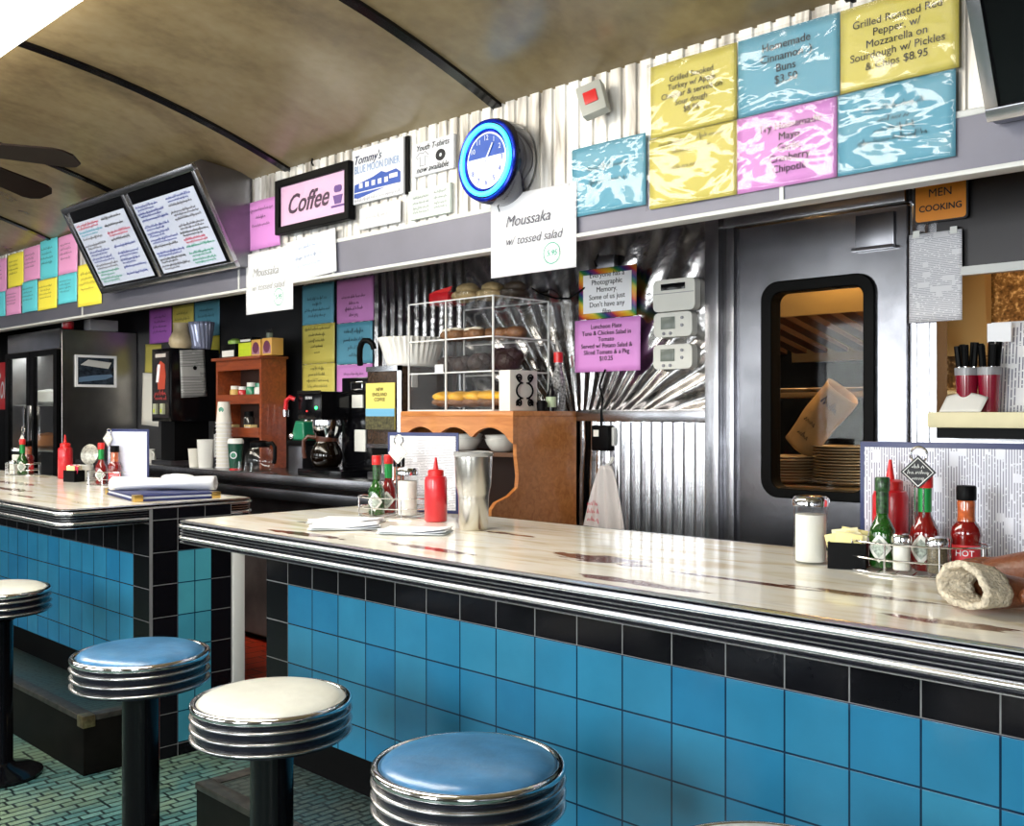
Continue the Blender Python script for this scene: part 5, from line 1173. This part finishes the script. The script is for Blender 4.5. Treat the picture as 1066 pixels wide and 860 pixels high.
t = thing('order_slip','folded white slip leaning before the knife cups','paper',(-1.125,2.945,1.252)); b = MB(); b.surf(lambda u,v:(-.06+.115*u+.01*v,.03*v+.006*math.sin(3*u),.045*v*(1-.1*u)+.012*math.sin(PI*u)*v),8,6); b.build('slip', M('slip_grey',(.66,.65,.62),.7), t, solid=.001)
t = thing('menu_sheet','white sideways-printed menu sheet standing on the pass shelf','menu',(-.885,3.055,1.2515)); b = MB(); b.surf(lambda u,v:(-.205+.5*u,.03*v+.006*math.sin(5*u),.26*v),14,6); b.build('paper', ticketpr, t, solid=.001); MB().box(-.205,-.14,-.003,.0,.20,.255).build('blank_corner', paperw, t)

# ------------------------------------------------------------------ kitchen things seen through the glass
KY = 3.75
t = thing('exhaust_hood','kitchen exhaust hood with brown baffle filters','hood',(-2.25,3.9,1.66))
b = MB(); b.prism([(0,0),(0,.5),(1.05,.5),(1.05,-.14),(1.0,-.14),(.95,.42),(.03,.42),(.03,0)],-.5,.5,'YZ'); b.build('canopy', M('hood_warmlit_steel',(.62,.45,.20),.35,.6), t)  # canopy steel tinted yellow: warm hood light put into the colour
for i in range(9):
    x = -.48+.107*i; b = MB(); b.prism([(.02,.0),(.62,-.12),(.62,-.10),(.02,.03)],x,x+.06,'YZ'); b.build('baffle', M('baffle_brown',(.16,.06,.018),.35,.5), t)
b = MB(); b.box(-3.1,-2.3,4.96,5.0,.9,1.72); struct(b.build('trim_splash', M('splash_black',(.004,.004,.004),.6,spec=.1)), 'black splash panel behind the cooking line', 'trim')  # plain black panel on the wall behind the hood
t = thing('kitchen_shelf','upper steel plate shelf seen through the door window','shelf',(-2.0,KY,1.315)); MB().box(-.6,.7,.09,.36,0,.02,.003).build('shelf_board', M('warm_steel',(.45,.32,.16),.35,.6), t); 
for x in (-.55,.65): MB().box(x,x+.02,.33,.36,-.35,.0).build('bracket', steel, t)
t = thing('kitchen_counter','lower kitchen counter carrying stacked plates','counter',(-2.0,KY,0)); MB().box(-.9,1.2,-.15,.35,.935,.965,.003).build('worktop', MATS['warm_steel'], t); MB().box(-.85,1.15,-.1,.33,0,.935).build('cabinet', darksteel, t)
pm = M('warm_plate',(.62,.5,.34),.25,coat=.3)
p0 = None; GK = 'brown-lit plates stacked in the kitchen'
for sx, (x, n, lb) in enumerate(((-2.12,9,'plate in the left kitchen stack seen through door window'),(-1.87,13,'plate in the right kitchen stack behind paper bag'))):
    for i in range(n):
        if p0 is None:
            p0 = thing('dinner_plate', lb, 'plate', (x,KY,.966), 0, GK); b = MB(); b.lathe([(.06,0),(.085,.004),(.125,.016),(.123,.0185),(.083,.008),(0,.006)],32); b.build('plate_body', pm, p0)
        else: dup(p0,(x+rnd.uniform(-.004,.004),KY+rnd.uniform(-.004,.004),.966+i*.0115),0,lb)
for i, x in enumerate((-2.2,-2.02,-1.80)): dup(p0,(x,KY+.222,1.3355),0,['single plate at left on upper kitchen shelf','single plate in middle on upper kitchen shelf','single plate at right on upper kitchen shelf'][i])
t = thing('paper_bag','crumpled kraft paper bag leaning over the kitchen plates','bag',(-2.060,3.72,1.114)); t.scale = (1.02,1.02,1.0)
def bag(u, v):
    a=2*PI*u; r=.062+.014*v; k=1+.06*math.sin(4*a+3*v)+.04*math.sin(9*v+a)
    return (r*1.0*k*math.cos(a), r*.7*k*math.sin(a), .29*v)
b = MB(); b.surf(bag,36,14,closed_u=True); b.lathe([(.0,.003),(.05,.003)],12) if False else None
Mx = Matrix.Rotation(.70,4,'Y'); b.xform(Mx); b.build('bag_body', kraft, t, solid=.002)
b = MB(); b.lathe([(.0,.25),(.06,.25),(.062,.254),(0,.255)],20,sx=1.,sy=.68); b.xform(Mx); b.build('crumpled_filling', M('bag_paper',(.55,.40,.22),.8,bump=1.,bscale=30), t)
b = MB(); q = random.Random(6); b.scribble(-.02,.055,.215,.03,.008,-.057,q); b.scribble(-.03,.02,.12,.02,.005,-.055,q); b.scribble(-.02,.03,.06,.02,.005,-.052,q); b.xform(Mx); b.build('bag_print', ink, t, smooth=0)

finish_texts()
# ------------------------------------------------------------------ lights
def area(name, loc, rot, sx, sy, power, col):
    l = bpy.data.lights.new(name, 'AREA'); l.shape = 'RECTANGLE'; l.size = sx; l.size_y = sy; l.energy = power; l.color = col
    o = bpy.data.objects.new(name, l); C.objects.link(o); o.location = loc; o.rotation_euler = rot; o.visible_camera = True; return o
for i, (a, c) in enumerate(wins):
    area('daylight', ((a+c)/2, YF-.14, 1.47), (PI/2,0,0), c-a-.1, 1.0, (20,26,62,112,60)[i], (.92,.96,1.))
area('kitchen_lamp', (-2.0,4.0,2.35), (0,0,0), .9, .5, 26, (1.,.62,.28))
area('kitchen_lamp', (-.6,4.0,2.35), (0,0,0), 1.2, .5, 22, (1.,.80,.52))
area('fridge_lamp', (-6.95,2.75,1.66), (0,0,0), .7, .08, 4, (.95,1.,1.))
pl_ = bpy.data.lights.new('hood_lamp','POINT'); pl_.energy = 5; pl_.color = (1.,.6,.22); pl_.shadow_soft_size = .05
o = bpy.data.objects.new('hood_lamp', pl_); C.objects.link(o); o.location = (-2.0,3.75,1.9)
w = bpy.data.worlds.new('world'); bpy.context.scene.world = w; w.use_nodes = True
w.node_tree.nodes['Background'].inputs[0].default_value = (.75,.85,1.,1); w.node_tree.nodes['Background'].inputs[1].default_value = .6

# ------------------------------------------------------------------ camera
cam = bpy.data.cameras.new('camera'); co = bpy.data.objects.new('camera', cam); C.objects.link(co)
cam.sensor_fit = 'HORIZONTAL'; cam.sensor_width = 36; cam.lens = 36*1060/1066; cam.clip_start = .02
cam.shift_y = -(431-430)/1066*-1
co.location = (0,0,1.246); co.rotation_euler = (PI/2, 0, math.atan2(.703,.711))
sc = bpy.context.scene; sc.camera = co
sc.view_settings.view_transform = 'Standard'; sc.view_settings.look = 'None'; sc.view_settings.gamma = 1; sc.view_settings.exposure = 0.0
sc.view_settings.use_curve_mapping = False
sc.cycles.max_bounces = 8; sc.cycles.transparent_max_bounces = 16; sc.cycles.sample_clamp_indirect = 6
